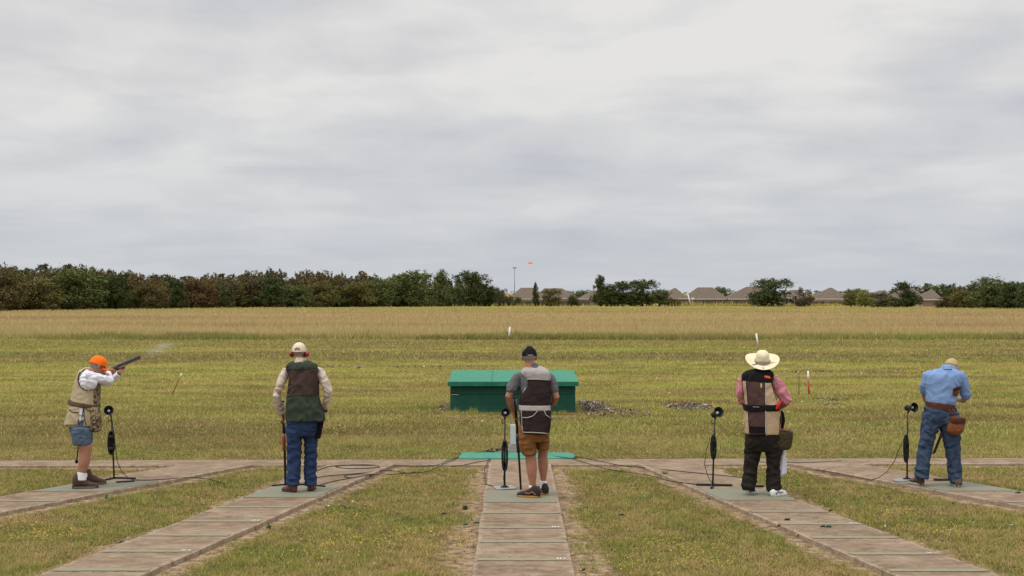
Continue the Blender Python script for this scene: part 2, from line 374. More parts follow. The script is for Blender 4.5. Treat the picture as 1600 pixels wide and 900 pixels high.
# small yellow flowers and white clover-like specks in the turf
fl = attr_ramp('flower_petal', 'tint', [(0, (0.56, 0.40, 0.03)), (1, (0.72, 0.52, 0.04))], 0.6)
def petals(name, n, d0, d1, size, zoff, mat, label, seed, centres=None, spread=0.5):
    r = np.random.default_rng(seed)
    if centres:
        c = np.array(centres); i = r.integers(0, len(c), n); x = c[i, 0] + r.normal(0, spread, n); y = c[i, 1] + r.normal(0, spread, n)
    else:
        y = d0 * (d1 / d0) ** r.random(n); x = (r.random(n) - 0.5) * 0.76 * y
    k = keep_near(x, y, r.random(n)); x, y = x[k], y[k]; n = len(x)
    s = size(y) * (0.6 + 0.8 * r.random(n)); z = gz(x, y) + zoff * (0.5 + r.random(n)); a = r.random(n) * 6.28
    v = np.empty((n, 6, 3))
    for j in range(6):
        q = a + j * np.pi / 3; v[:, j] = np.stack([x + np.cos(q) * s, y + np.sin(q) * s, z + (j % 2) * s * 0.5], 1)
    f = np.arange(n * 6).reshape(n, 6)
    o = link(name, np_mesh(name, v.reshape(-1, 3), f, mat, {'tint': np.repeat(r.random(n), 6)}, smooth=False)); tag(o, label, 'flowers', kind='stuff'); return o
petals('yellow_flowers', 900, 11, 20, lambda y: 0.0066 + 0 * y, 0.030, fl, 'tiny yellow flowers scattered in the turf between the walkways', 6,
       centres=[tuple(G(a, b)[:2]) for a, b in ((110, 828), (60, 840), (530, 812), (600, 850), (690, 855), (640, 835), (520, 850), (1040, 850), (1080, 862), (1000, 885), (1110, 880), (1390, 800), (1480, 830), (480, 870), (20, 820))], spread=0.20)
wt = attr_ramp('pale_speck', 'tint', [(0, (0.62, 0.60, 0.52)), (0.75, (0.70, 0.68, 0.62)), (0.8, (0.62, 0.20, 0.07)), (1, (0.66, 0.22, 0.08))], 0.7)
o_ = petals('field_litter', 150, 13, 70, lambda y: 0.0006 * y, 0.02, wt, 'small pale and orange chips of broken clay lying in the grass', 7); o_['category'] = 'litter'

# dry tufts left standing along the foot of the trap house, where no mower reaches
def foot_keep(x, y, q):
    front = (np.abs(x - .015) < 1.45) & (y > 27.98) & (y < 28.27); side = (np.abs(np.abs(x - .015) - 1.36) < .06) & (y > 28.0) & (y < 30.2)
    return (front | side) & (q < .35 + .9 * vnoise(x, y, 6, 61))
blades('tall_grass', 260000, 27.9, 30.3, lambda x, d: 0.04 + 0.11 * vnoise(x, d, 5.0, 62) ** 2, lambda x, d: 0.014 + 0 * x, foot_keep, mb_near, 0.8, 'unmown dry tufts along the foot of the trap house', 9)

# dead straw and clippings lying flat over the worn soil
def litter_keep(x, y, q): return (walk_dist(x, y) > 0.005) & (q < bare(x, y) * 1.1 + .05)
blades('dead_straw', 150000, 10.5, 22, lambda x, d: 0.008 + 0 * x, lambda x, d: 0.007 + 0 * x, litter_keep,
       attr_ramp('straw_litter', 'tint', [(0, (0.12, 0.075, 0.04)), (0.4, (0.34, 0.24, 0.13)), (0.8, (0.52, 0.42, 0.25)), (1, (0.20, 0.19, 0.06))]), 6.0, 'dead straw and clippings strewn over the worn soil beside the walkways', 12, power=1.3)
# ------------------------------------------------------------------ concrete walkways
def concrete_mat(name):
    m, nt, b = newmat(name, 0.95, 0.12); geo = nd(nt, 'ShaderNodeNewGeometry'); pos = geo.outputs['Position']
    n1 = tnoise(nt, pos, 1.6, 5, 0.65); n2 = tnoise(nt, pos, 12, 4, 0.7); n3 = tnoise(nt, pos, 90, 2, 0.6)
    n4 = tnoise(nt, pos, 4.0, 4, 0.65, stretch=(1.0, 2.2, 1))
    f = math_(nt, 'ADD', math_(nt, 'ADD', math_(nt, 'MULTIPLY', n1, 0.4), math_(nt, 'MULTIPLY', n2, 0.25)), math_(nt, 'MULTIPLY', n4, 0.35))
    c = rampf(nt, f, [(0.37, (0.140, 0.096, 0.062)), (0.46, (0.205, 0.147, 0.098)), (0.54, (0.265, 0.197, 0.136)), (0.66, (0.345, 0.270, 0.192))])
    at = nd(nt, 'ShaderNodeAttribute'); at.attribute_name = 'edge'
    ef = smooth(nt, math_(nt, 'ADD', at.outputs['Fac'], math_(nt, 'MULTIPLY', math_(nt, 'SUBTRACT', n2, 0.5), 0.5)), 0.86, 1.12)
    c = mixc(nt, math_(nt, 'MULTIPLY', ef, 0.75), c, (0.44, 0.35, 0.255))
    vo = nd(nt, 'ShaderNodeTexVoronoi'); vo.feature = 'DISTANCE_TO_EDGE'; vo.inputs['Scale'].default_value = 0.45
    wp = nd(nt, 'ShaderNodeVectorMath', operation='ADD'); wn_ = nd(nt, 'ShaderNodeTexNoise'); wn_.inputs['Scale'].default_value = 2.2; wn_.inputs['Detail'].default_value = 5; nt.links.new(pos, wn_.inputs['Vector']); nt.links.new(pos, wp.inputs[0]); nt.links.new(wn_.outputs['Color'], wp.inputs[1]); nt.links.new(wp.outputs[0], vo.inputs['Vector'])
    crk = math_(nt, 'SUBTRACT', 1.0, smooth(nt, vo.outputs['Distance'], .0, .006)); c = mixc(nt, math_(nt, 'MULTIPLY', crk, .45), c, (0.06, 0.04, 0.028))
    c = mixc(nt, math_(nt, 'MULTIPLY', n3, 0.35), c, mixc(nt, 1.0, c, (0.6, 0.58, 0.55), 'MULTIPLY'))
    nt.links.new(c, b.inputs['Base Color']); bump(nt, b, math_(nt, 'ADD', n3, math_(nt, 'MULTIPLY', n2, 2.0)), 0.5, 0.006); return m
M_CONC = concrete_mat('walkway_concrete')
def paint_mat(name, c, wear=(0.42, 0.62), alpha=0.92):
    """worn paint: the concrete's own colours show through where it has been scuffed away"""
    m, nt, b = newmat(name, 0.85, 0.2); geo = nd(nt, 'ShaderNodeNewGeometry'); pos = geo.outputs['Position']
    n = tnoise(nt, pos, 13, 5, 0.72); n2 = tnoise(nt, pos, 3, 3, 0.6)
    f = smooth(nt, math_(nt, 'ADD', math_(nt, 'MULTIPLY', n, 0.6), math_(nt, 'MULTIPLY', n2, 0.4)), wear[0], wear[1])
    col = mixc(nt, f, (0.235, 0.176, 0.122), c); nt.links.new(col, b.inputs['Base Color']); return m
M_PAD = paint_mat('worn_pad_paint', (0.178, 0.192, 0.138), (0.32, 0.56))
M_LINE = paint_mat('worn_line_paint', (0.215, 0.212, 0.142), (0.36, 0.60))
M_DAB = paint_mat('worn_white_paint', (0.70, 0.70, 0.64), (0.3, 0.5))
TOP = 0.05
M_JOINT = plain('slab_joint', (0.120, 0.085, 0.058), 1.0, 0.0, scale=12)
def walk_mesh(w, i):
    r = random.Random(40 + i); a = Vector((*w['a'], 0)); dv = Vector((*w['dir'], 0)); nv = Vector((*w['n'], 0))
    vs_, fs_, ed = [], [], []; c_ = abs(w['dir'][1]); m = 120
    cols = [(-1, -0.14), (-1, TOP - 0.008), (-0.975, TOP), (-0.86, TOP), (0, TOP), (0.86, TOP), (0.975, TOP), (1, TOP - 0.008), (1, -0.14)]
    for j in range(m + 1):
        jl, jr = [0.020 * noise.noise(Vector((j * .09, i * 7.0 + o, 0))) + r.uniform(-.0035, .0035) for o in (0, 50)]
        for (q, z) in cols:
            off = (q * HW + (jl if q < -.5 else jr if q > .5 else 0)) / c_
            y = 19.60 - (19.60 - 7.5) * j / m
            if j == 0: y = front_edge(w['a'][0] + off) - .004
            s = (w['a'][1] - y) / c_; vs_.append((w['a'][0] + w['dir'][0] * s + off, y, z)); ed.append(abs(q))
    k = len(cols)
    for j in range(m):
        for c in range(k - 1):
            q = j * k + c; fs_.append((q, q + 1, q + k + 1, q + k))
    fs_.append(tuple(range(k))); fs_.append(tuple(reversed(range(m * k, (m + 1) * k))))
    me = mesh_from('walkway', vs_, fs_, M_CONC, smooth=False)
    at = me.attributes.new('edge', 'FLOAT', 'POINT'); at.data.foreach_set('value', ed)
    bm = bmesh.new(); bm.from_mesh(me); bmesh.ops.recalc_face_normals(bm, faces=bm.faces); bm.to_mesh(me); bm.free(); return me
def paint_strip(w, y0, y1, parent, mat, name, lim=0.955, seed=0, z=TOP + 0.004, span=(-1, 1)):
    """strip across the slab between two depths, with slightly ragged edges"""
    r = random.Random(seed); a = w['a']; dv = w['dir']; c = abs(dv[1]); n = 26; vs_, fs_ = [], []
    for j in range(n + 1):
        u_ = span[0] + (span[1] - span[0]) * j / n; q = u_ * HW * lim
        for y in (y0, y1):
            yy = y + r.uniform(-.006, .006); s = (a[1] - yy) / c
            xc = a[0] + dv[0] * s; vs_.append((xc + q / c, yy, z))
    for j in range(n): q = 2 * j; fs_.append((q, q + 1, q + 3, q + 2))
    return link(name, mesh_from(name, vs_, fs_, mat, smooth=False), parent)
for i, w in enumerate(WALKS):
    o = link('walkway', walk_mesh(w, i)); tag(o, kind='structure')
    paint_strip(w, w['pad'][0], w['pad'][1], o, M_PAD, 'painted_pad', seed=i)
    for k, y in enumerate(w['lines']):
        paint_strip(w, y - 0.060, y - 0.070, o, M_JOINT, 'joint', seed=i * 5 + k, lim=0.99)
        paint_strip(w, y + 0.052, y - 0.052, o, M_LINE, 'painted_line', seed=i * 9 + k, lim=0.94)
        if k in (1, 3) and i in (1, 2, 3):
            for q in (0.70, 0.76, 0.84):
                paint_strip(w, y + 0.045, y - 0.005, o, M_DAB, 'painted_mark', seed=i * 31 + k, lim=1, span=(q, q + 0.03), z=TOP + 0.008)
# cross path
vs_, fs_, ed = [], [], []
cx_ = np.arange(-34, 34.01, 0.25); cols = [(0, -0.14), (0, TOP - 0.02), (0.03, TOP - 0.012), (0.5, TOP - 0.012), (0.97, TOP - 0.012), (1, TOP - 0.02), (1, -0.14)]
for x in cx_:
    f_, b_ = front_edge(x), back_edge(x) + 0.02 * noise.noise(Vector((x * 1.7, 3, 0)))
    for t, z in cols: vs_.append((x, f_ + (b_ - f_) * t, z)); ed.append(abs(t - .5) * 2)
k = len(cols)
for j in range(len(cx_) - 1):
    for c in range(k - 1): q = j * k + c; fs_.append((q, q + 1, q + k + 1, q + k))
me = mesh_from('cross_path', vs_, fs_, M_CONC, smooth=False)
at = me.attributes.new('edge', 'FLOAT', 'POINT'); at.data.foreach_set('value', ed)
bm = bmesh.new(); bm.from_mesh(me); bmesh.ops.recalc_face_normals(bm, faces=bm.faces); bm.to_mesh(me); bm.free()
tag(link('cross_path', me), kind='structure')
# green painted slab behind the cross path, rounded at its right end
gp = plain('faded_green_paint', (0.050, 0.205, 0.140), 0.8, 0.2, var=0.2, scale=8)
pts = [(-0.80, 20.37), (0.80, 20.37)] + [(0.80 + 0.15 * math.sin(a), 20.75 - 0.38 * math.cos(a)) for a in np.linspace(0.15, math.pi, 10)] + [(-0.76, 21.13)]
nP = len(pts); vs_ = [(x, y, -0.05) for x, y in pts] + [(x, y, 0.045) for x, y in pts]
fs_ = [tuple(range(nP, 2 * nP))] + [(i, (i + 1) % nP, nP + (i + 1) % nP, nP + i) for i in range(nP)]
tag(link('green_slab', mesh_from('green_slab', vs_, fs_, gp, smooth=False)), kind='structure')

# ------------------------------------------------------------------ small mesh kit
class MB:
    def __init__(s): s.v, s.f, s.m = [], [], []
    def add(s, v, f, mi=0):
        o = len(s.v); s.v += [tuple(p) for p in v]; s.f += [tuple(i + o for i in q) for q in f]; s.m += [mi] * len(f)
    def box(s, x0, x1, y0, y1, z0, z1, mi=0):
        v = [(x0, y0, z0), (x1, y0, z0), (x1, y1, z0), (x0, y1, z0), (x0, y0, z1), (x1, y0, z1), (x1, y1, z1), (x0, y1, z1)]
        s.add(v, [(3, 2, 1, 0), (4, 5, 6, 7), (0, 1, 5, 4), (1, 2, 6, 5), (2, 3, 7, 6), (3, 0, 4, 7)], mi)
    def rings(s, rings, cap=True, mi=0):
        n = len(rings[0]); v = [p for r in rings for p in r]; f = []
        for j in range(len(rings) - 1):
            for i in range(n):
                k = (i + 1) % n; f.append((j * n + i, j * n + k, (j + 1) * n + k, (j + 1) * n + i))
        if cap: f.append(tuple(reversed(range(n)))); f.append(tuple((len(rings) - 1) * n + i for i in range(n)))
        s.add(v, f, mi)
    def tube(s, pts, rad, n=8, mi=0, flat=1.0, side=None):
        pts = [Vector(p) for p in pts]
        if not isinstance(rad, (list, tuple)): rad = [rad] * len(pts)
        rings = []; up = None
        for i, p in enumerate(pts):
            t = (pts[min(i + 1, len(pts) - 1)] - pts[max(i - 1, 0)])
            t = t.normalized() if t.length > 1e-9 else Vector((0, 0, 1))
            if up is None:
                up = side.copy() if side is not None else (Vector((0, 0, 1)) if abs(t.z) < .9 else Vector((0, 1, 0)))
            u_ = (up - t * up.dot(t)); u_ = u_.normalized() if u_.length > 1e-6 else t.orthogonal().normalized()
            w_ = t.cross(u_); up = u_
            rings.append([p + u_ * (math.cos(a) * rad[i]) + w_ * (math.sin(a) * rad[i] * flat) for a in [2 * math.pi * q / n for q in range(n)]])
        s.rings(rings, True, mi)
    def capsule(s, pts, rad, n=12, flat=1.0, side=None):
        """tube with rounded ends"""
        pts = [Vector(p) for p in pts]; rad = list(rad) if isinstance(rad, (list, tuple)) else [rad] * len(pts)
        a = (pts[0] - pts[1]).normalized(); b = (pts[-1] - pts[-2]).normalized(); r0, r1 = rad[0], rad[-1]
        P = [pts[0] + a * r0 * .95, pts[0] + a * r0 * .7] + pts + [pts[-1] + b * r1 * .7, pts[-1] + b * r1 * .95]
        Q = [r0 * .3, r0 * .72] + rad + [r1 * .72, r1 * .3]
        s.tube(P, Q, n, 0, flat, side)
    def ell(s, c, r, M=None, nu=16, nv=10):
        M = M or Matrix.Identity(3); rings = []
        for j in range(1, nv):
            ph = math.pi * j / nv
            rings.append([Vector(c) + M @ Vector((r[0] * math.sin(ph) * math.cos(a), r[1] * math.sin(ph) * math.sin(a), -r[2] * math.cos(ph))) for a in [2 * math.pi * q / nu for q in range(nu)]])
        s.rings(rings)
    def lathe(s, prof, c=(0, 0, 0), M=None, n=20, cap=True, mi=0):
        M = M or Matrix.Identity(3); s.rings([[Vector(c) + M @ Vector((r_ * math.cos(a), r_ * math.sin(a), z_)) for a in [2 * math.pi * q / n for q in range(n)]] for r_, z_ in prof], cap, mi)
    def mesh(s, name, mats, smooth=True):
        me = mesh_from(name, s.v, s.f, mats, smooth)
        if max(s.m, default=0): me.polygons.foreach_set('material_index', s.m)
        bm = bmesh.new(); bm.from_mesh(me); bmesh.ops.recalc_face_normals(bm, faces=bm.faces); bm.to_mesh(me); bm.free(); return me
    def build(s, name, mats, parent=None, smooth=True): return link(name, s.mesh(name, mats, smooth), parent)
def bevel_mesh(me, w=0.006, seg=2, ang=40):
    bm = bmesh.new(); bm.from_mesh(me)
    es = [e for e in bm.edges if len(e.link_faces) == 2 and e.calc_face_angle(0) > R(ang)]
    bmesh.ops.bevel(bm, geom=es, offset=w, segments=seg, affect='EDGES', clamp_overlap=True); bm.to_mesh(me); bm.free()
    return me

# ------------------------------------------------------------------ trap house
def green_wall():
    m, nt, b = newmat('dark_green_block_paint', 0.7, 0.3); tcn = nd(nt, 'ShaderNodeTexCoord'); ob = tcn.outputs['Object']
    br_ = nd(nt, 'ShaderNodeTexBrick'); br_.inputs['Scale'].default_value = 1.0; br_.inputs['Brick Width'].default_value = 0.40; br_.inputs['Row Height'].default_value = 0.20
    br_.inputs['Mortar Size'].default_value = 0.006; br_.inputs['Mortar Smooth'].default_value = 0.3
    mp = nd(nt, 'ShaderNodeMapping'); mp.inputs['Rotation'].default_value = (R(90), 0, 0); nt.links.new(ob, mp.inputs[0]); nt.links.new(mp.outputs[0], br_.inputs['Vector'])
    n = tnoise(nt, ob, 3.5, 5, 0.65); n2 = tnoise(nt, ob, 40, 3, 0.6)
    c = rampf(nt, math_(nt, 'ADD', math_(nt, 'MULTIPLY', n, .7), math_(nt, 'MULTIPLY', n2, .3)), [(0.3, (0.005, 0.054, 0.034)), (0.7, (0.010, 0.092, 0.058))])
    c = mixc(nt, math_(nt, 'MULTIPLY', br_.outputs['Fac'], 0.35), c, (0.004, 0.035, 0.025))
    vv = nd(nt, 'ShaderNodeTexVoronoi'); vv.inputs['Scale'].default_value = 9; nt.links.new(ob, vv.inputs['Vector']); c = mixc(nt, math_(nt, 'MULTIPLY', math_(nt, 'SUBTRACT', 1.0, smooth(nt, vv.outputs['Distance'], .05, .10)), .55), c, (0.16, 0.17, 0.13))
    sp = nd(nt, 'ShaderNodeSeparateXYZ'); nt.links.new(ob, sp.inputs[0])
    st = smooth(nt, math_(nt, 'SUBTRACT', math_(nt, 'MULTIPLY', n, 0.16), sp.outputs[2]), -0.02, 0.06)
    c = mixc(nt, math_(nt, 'MULTIPLY', st, 0.55), c, (0.14, 0.11, 0.06))
    nt.links.new(c, b.inputs['Base Color'])
    h = math_(nt, 'ADD', math_(nt, 'MULTIPLY', br_.outputs['Fac'], -1.0), math_(nt, 'MULTIPLY', n2, 0.3)); bump(nt, b, h, 0.5, 0.008); return m
th = empty('trap_house', (0, 28.25, 0), 'low dark green block trap house with a bright green slab lid in the range', 'trap house')
TL, TR = -1.27, 1.30
m_ = MB(); m_.box(TL, TR, 28.28, 28.42, -0.1, 0.615)
for t in (0,): pass
m_.box(TL, TL + 0.15, 28.424, 30.1, -0.1, 0.64); m_.box(TR - 0.15, TR, 28.424, 30.1, -0.1, 0.64); m_.box(TL + 0.3, TR - 0.3, 29.6, 29.75, -0.1, 0.30)
m_.build('wall', green_wall(), th, smooth=False)
def lid_mat():
    m, nt, b = newmat('bright_green_lid_paint', 0.62, 0.3); tcn = nd(nt, 'ShaderNodeTexCoord'); ob = tcn.outputs['Object']
    n = tnoise(nt, ob, 2.5, 5, 0.65, stretch=(1, 2.5, 1)); n2 = tnoise(nt, ob, 60, 3, 0.6)
    c = rampf(nt, math_(nt, 'ADD', math_(nt, 'MULTIPLY', n, .7), math_(nt, 'MULTIPLY', n2, .3)), [(0.32, (0.012, 0.140, 0.078)), (0.5, (0.015, 0.180, 0.102)), (0.7, (0.030, 0.225, 0.135))])
    nt.links.new(c, b.inputs['Base Color']); bump(nt, b, n2, 0.3, 0.004); return m
lv = [(-1.31, 28.17, 0.625), (1.36, 28.17, 0.625), (1.36, 30.22, 0.735), (-1.31, 30.22, 0.735), (-1.31, 28.17, 0.675), (1.36, 28.17, 0.675), (1.36, 30.22, 0.795), (-1.31, 30.22, 0.795)]
m_ = MB(); m_.add(lv, [(3, 2, 1, 0), (4, 5, 6, 7), (0, 1, 5, 4), (1, 2, 6, 5), (2, 3, 7, 6), (3, 0, 4, 7)])
me = bevel_mesh(m_.mesh('roof', lid_mat(), False), 0.008, 2); rf = link('roof', me, th)
m_ = MB(); m_.box(-1.315, 1.365, 28.150, 28.168, 0.585, 0.668); m_.build('fascia', plain('green_fascia_paint', (0.012, 0.135, 0.085), 0.65, 0.3, var=0.25, scale=9), rf, smooth=False)
m_ = MB(); m_.box(-1.09, 1.295, 28.2755, 28.279, .404, .409); m_.build('mortar_crack', plain('crack_dark', (.003, .016, .012), .95), th, smooth=False)
for x_ in (-.42, .47):
    m_ = MB(); m_.add([(x_, 28.19, .6793), (x_ + .012, 28.19, .6793), (x_ + .012, 30.2, .7970), (x_, 30.2, .7970)], [(0, 1, 2, 3)]); m_.build('seam', plain('seam_green', (.008, .085, .05), .8), rf, smooth=False)
m_ = MB()   # chipped block, pale inside
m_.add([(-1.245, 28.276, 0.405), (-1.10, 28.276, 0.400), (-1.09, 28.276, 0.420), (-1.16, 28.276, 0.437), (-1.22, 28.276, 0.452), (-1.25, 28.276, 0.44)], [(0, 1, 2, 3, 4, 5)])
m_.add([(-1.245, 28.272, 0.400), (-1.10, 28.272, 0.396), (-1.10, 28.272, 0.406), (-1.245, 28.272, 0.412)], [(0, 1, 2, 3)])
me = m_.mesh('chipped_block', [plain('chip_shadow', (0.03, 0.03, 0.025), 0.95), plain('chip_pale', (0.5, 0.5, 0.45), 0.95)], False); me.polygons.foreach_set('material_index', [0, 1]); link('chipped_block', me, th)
m_ = MB(); m_.tube([(0.915, 28.262, 0.02), (0.915, 28.262, 0.085), (0.93, 28.262, 0.10), (0.955, 28.262, 0.10), (0.965, 28.262, 0.08)], 0.014, 8); m_.build('outlet_pipe', plain('dark_pipe', (0.01, 0.05, 0.035), 0.5), th)

# ------------------------------------------------------------------ heaps of broken clay
shard_m = attr_ramp('broken_clay', 'tint', [(0, (0.02, 0.02, 0.022)), (0.22, (0.07, 0.06, 0.055)), (0.40, (0.16, 0.12, 0.085)), (0.58, (0.30, 0.25, 0.19)), (0.72, (0.55, 0.51, 0.46)), (0.80, (0.45, 0.16, 0.07)), (0.83, (0.24, 0.17, 0.10)), (1, (0.34, 0.26, 0.17))], 0.75)
for e_ in shard_m.node_tree.nodes:
    if e_.type == 'VALTORGB': e_.color_ramp.interpolation = 'CONSTANT'
def shards(spots, n, label, seed, size=0.034):
    r = np.random.default_rng(seed); V, Fc, T = [], [], []
    for _ in range(n):
        c, rx, ry, hh = spots[r.integers(len(spots))]
        a, q = r.random() * 6.28, r.random() ** 0.6
        x, y = c[0] + math.cos(a) * q * rx, c[1] + math.sin(a) * q * ry
        if -1.3 < x < 1.33 and 28.25 < y < 30.2: continue
        z = hgt(y) + hh * (1 - q) * r.random() + 0.006; s = size * (0.35 + 0.9 * r.random()); k = r.integers(3, 6)
        Q = Matrix.Rotation(r.random() * 6.28, 3, 'Z') @ Matrix.Rotation(r.normal(0, .5), 3, 'X') @ Matrix.Rotation(r.normal(0, .5), 3, 'Y')
        ang = np.sort(r.random(k) * 6.28); base = len(V)
        for z2 in (0, 0.006):
            for t in ang: V.append(Vector((x, y, z + 0.01)) + Q @ Vector((math.cos(t) * s, math.sin(t) * s * .7, z2)))
        Fc.append(tuple(base + k + i for i in range(k))); Fc.append(tuple(base + i for i in reversed(range(k))))
        for i in range(k): Fc.append((base + i, base + (i + 1) % k, base + k + (i + 1) % k, base + k + i))
        T += [r.random()] * (2 * k)
    me = mesh_from('clay_debris', V, Fc, shard_m, False); at = me.attributes.new('tint', 'FLOAT', 'POINT'); at.data.foreach_set('value', T)
    tag(link('clay_debris', me), label, 'broken clay', kind='stuff')
shards([((1.70, 30.0), 0.40, 1.5, 0.12), ((1.62, 29.6), 0.30, 1.1, 0.14), ((1.75, 30.3), 0.42, 1.4, 0.04), ((2.1, 28.6), .8, 1.3, .01)], 2600, 'heap of black, white and orange clay shards against the right end of the trap house', 1)
shards([((-1.40, 29.6), 0.16, 1.1, 0.10)], 420, 'small heap of clay shards at the left end of the trap house', 2)
shards([((3.85, 30.0), 0.55, 0.9, 0.03)], 700, 'scatter of dark clay shards in the grass between the trap house and the man in the hat', 3)
shards([((7.5, 32.0), 0.5, 0.5, 0.02), ((7.1, 30.7), 0.35, 0.3, 0.01)], 240, 'scatter of dark clay shards in the grass right of the red marker stake', 4)
shards([((0.1, 24.9), 0.5, 0.14, 0.01), ((2.3, 26.2), 0.7, 0.5, 0.01), ((-0.9, 26.6), 0.4, 0.2, 0.01)], 130, 'thin sprinkle of clay shards on the grass in front of the trap house', 5)
shards([((0.6, 52.5), 8, 0.5, 0.02), ((-4, 46), 3, 0.8, 0.02), ((10, 43), 4, 0.8, 0.02)], 500, 'thin sprinkle of clay shards in the rough strip of the far range', 6, 0.06)
# ------------------------------------------------------------------ far field edge: trees
def leaf_mat(name, stops):
    m, nt, b = newmat(name, 0.8, 0.08); at = nd(nt, 'ShaderNodeAttribute'); at.attribute_name = 'tint'
    geo = nd(nt, 'ShaderNodeNewGeometry'); n = tnoise(nt, geo.outputs['Position'], 0.55, 3, 0.6)
    f = math_(nt, 'ADD', math_(nt, 'MULTIPLY', at.outputs['Fac'], 0.55), math_(nt, 'MULTIPLY', n, 0.45))
    c = rampf(nt, f, stops); nt.links.new(c, b.inputs['Base Color']); return m
LEAF = {
    'dark':  leaf_mat('dark_green_leaf', [(0.2, (0.036, 0.048, 0.018)), (0.5, (0.062, 0.080, 0.027)), (0.85, (0.110, 0.130, 0.042))]),
    'green': leaf_mat('green_leaf', [(0.2, (0.066, 0.082, 0.026)), (0.5, (0.108, 0.128, 0.040)), (0.85, (0.170, 0.190, 0.062))]),
    'olive': leaf_mat('olive_leaf', [(0.2, (0.085, 0.078, 0.026)), (0.5, (0.140, 0.125, 0.040)), (0.85, (0.205, 0.185, 0.062))]),
    'brown': leaf_mat('brown_leaf', [(0.2, (0.080, 0.066, 0.028)), (0.5, (0.128, 0.100, 0.042)), (0.85, (0.180, 0.142, 0.060))]),
    'rust':  leaf_mat('rust_leaf', [(0.2, (0.085, 0.056, 0.026)), (0.5, (0.140, 0.088, 0.038)), (0.85, (0.195, 0.125, 0.052))]),
    'lime':  leaf_mat('lime_leaf', [(0.2, (0.120, 0.135, 0.035)), (0.5, (0.210, 0.225, 0.060)), (0.85, (0.290, 0.300, 0.095))]),
    'grey':  leaf_mat('grey_leaf', [(0.2, (0.060, 0.055, 0.034)), (0.5, (0.105, 0.092, 0.054)), (0.85, (0.150, 0.132, 0.080))]),
}
BARK = plain('bark', (0.085, 0.065, 0.048), 0.95, 0.1, scale=4)
def leaf_cloud(r, W, H, kind, n=9000, leaf=0.13):
    """unit shapes: many small leaf faces gathered in clumps on uneven lobes; width W, height H, base at z=0"""
    lobes = []
    if kind == 'round':
        for _ in range(13):
            a = r.random() * 6.28; q = r.random() ** .5 * 0.30; top = 0.86 - 1.7 * q * q
            lobes.append((math.cos(a) * q * W, math.sin(a) * q * W, H * (top - r.random() ** 1.5 * .42), W * r.uniform(0.15, 0.24), H * r.uniform(0.12, 0.18)))
        for _ in range(16):
            a = r.random() * 6.28; q = r.uniform(.12, .34); lobes.append((math.cos(a) * q * W, math.sin(a) * q * W, H * r.uniform(0.10, 0.42), W * r.uniform(.14, .2), H * r.uniform(0.12, .18)))
    elif kind == 'tall':
        for j in range(12):
            t = j / 11; a = r.random() * 6.28; q = 0.18 * (1 - t * .6)
            lobes.append((math.cos(a) * q * W, math.sin(a) * q * W, H * (0.12 + 0.78 * t), W * (0.30 - 0.18 * t) * r.uniform(.8, 1.2), H * 0.11))
    elif kind == 'ragged':
        for _ in range(12):
            a = r.random() * 6.28; q = r.random() ** .5 * 0.36
            lobes.append((math.cos(a) * q * W, math.sin(a) * q * W, H * r.uniform(0.2, 0.85), W * r.uniform(0.10, 0.20), H * r.uniform(0.07, 0.14)))
        for _ in range(5):
            a = r.random() * 6.28; lobes.append((math.cos(a) * .25 * W, math.sin(a) * .25 * W, H * 0.16, W * .2, H * .15))
    elif kind == 'offset':      # heavy skirt to one side, a small leaning head above
        for _ in range(8): lobes.append((W * r.uniform(-0.1, .30), W * r.uniform(-.2, .2), H * r.uniform(0.1, 0.5), W * .2, H * .16))
        for _ in range(5): lobes.append((W * r.uniform(-0.30, 0.05), W * r.uniform(-.1, .1), H * r.uniform(0.62, 0.9), W * .12, H * .085))
    L_ = np.array(lobes); w_ = L_[:, 3] * L_[:, 4]; w_ /= w_.sum()
    C = []
    nc = n // 20
    idx = r.choice(len(L_), nc, p=w_)
    d = r.normal(size=(nc, 3)); d /= np.linalg.norm(d, axis=1)[:, None]; q = r.uniform(0.55, 1.12, nc)[:, None]
    cc = L_[idx, :3] + d * q * np.stack([L_[idx, 3], L_[idx, 3], L_[idx, 4]], 1)
    cc[:, 2] = np.clip(cc[:, 2], 0.12, None)
    tint_c = r.random(nc)
    i = r.integers(0, nc, n); rad = r.uniform(0.18, 0.42, nc)
    p = cc[i] + r.normal(size=(n, 3)) * rad[i][:, None] * 0.62
    # a few loose sprays past the outline
    p[:, 2] = np.clip(p[:, 2], 0.05, H * 1.06)
    u_ = r.normal(size=(n, 3)); u_ /= np.linalg.norm(u_, axis=1)[:, None]; v0 = r.normal(size=(n, 3)); v_ = np.cross(u_, v0); v_ /= np.linalg.norm(v_, axis=1)[:, None]
    s = leaf * r.uniform(0.5, 1.3, n)[:, None]
    V = np.stack([p - u_ * s, p - v_ * s * .55, p + u_ * s, p + v_ * s * .55], 1)
    t = np.clip(tint_c[i] * 0.6 + r.random(n) * 0.4, 0, 1)
    return V.reshape(-1, 3), np.repeat(t, 4)
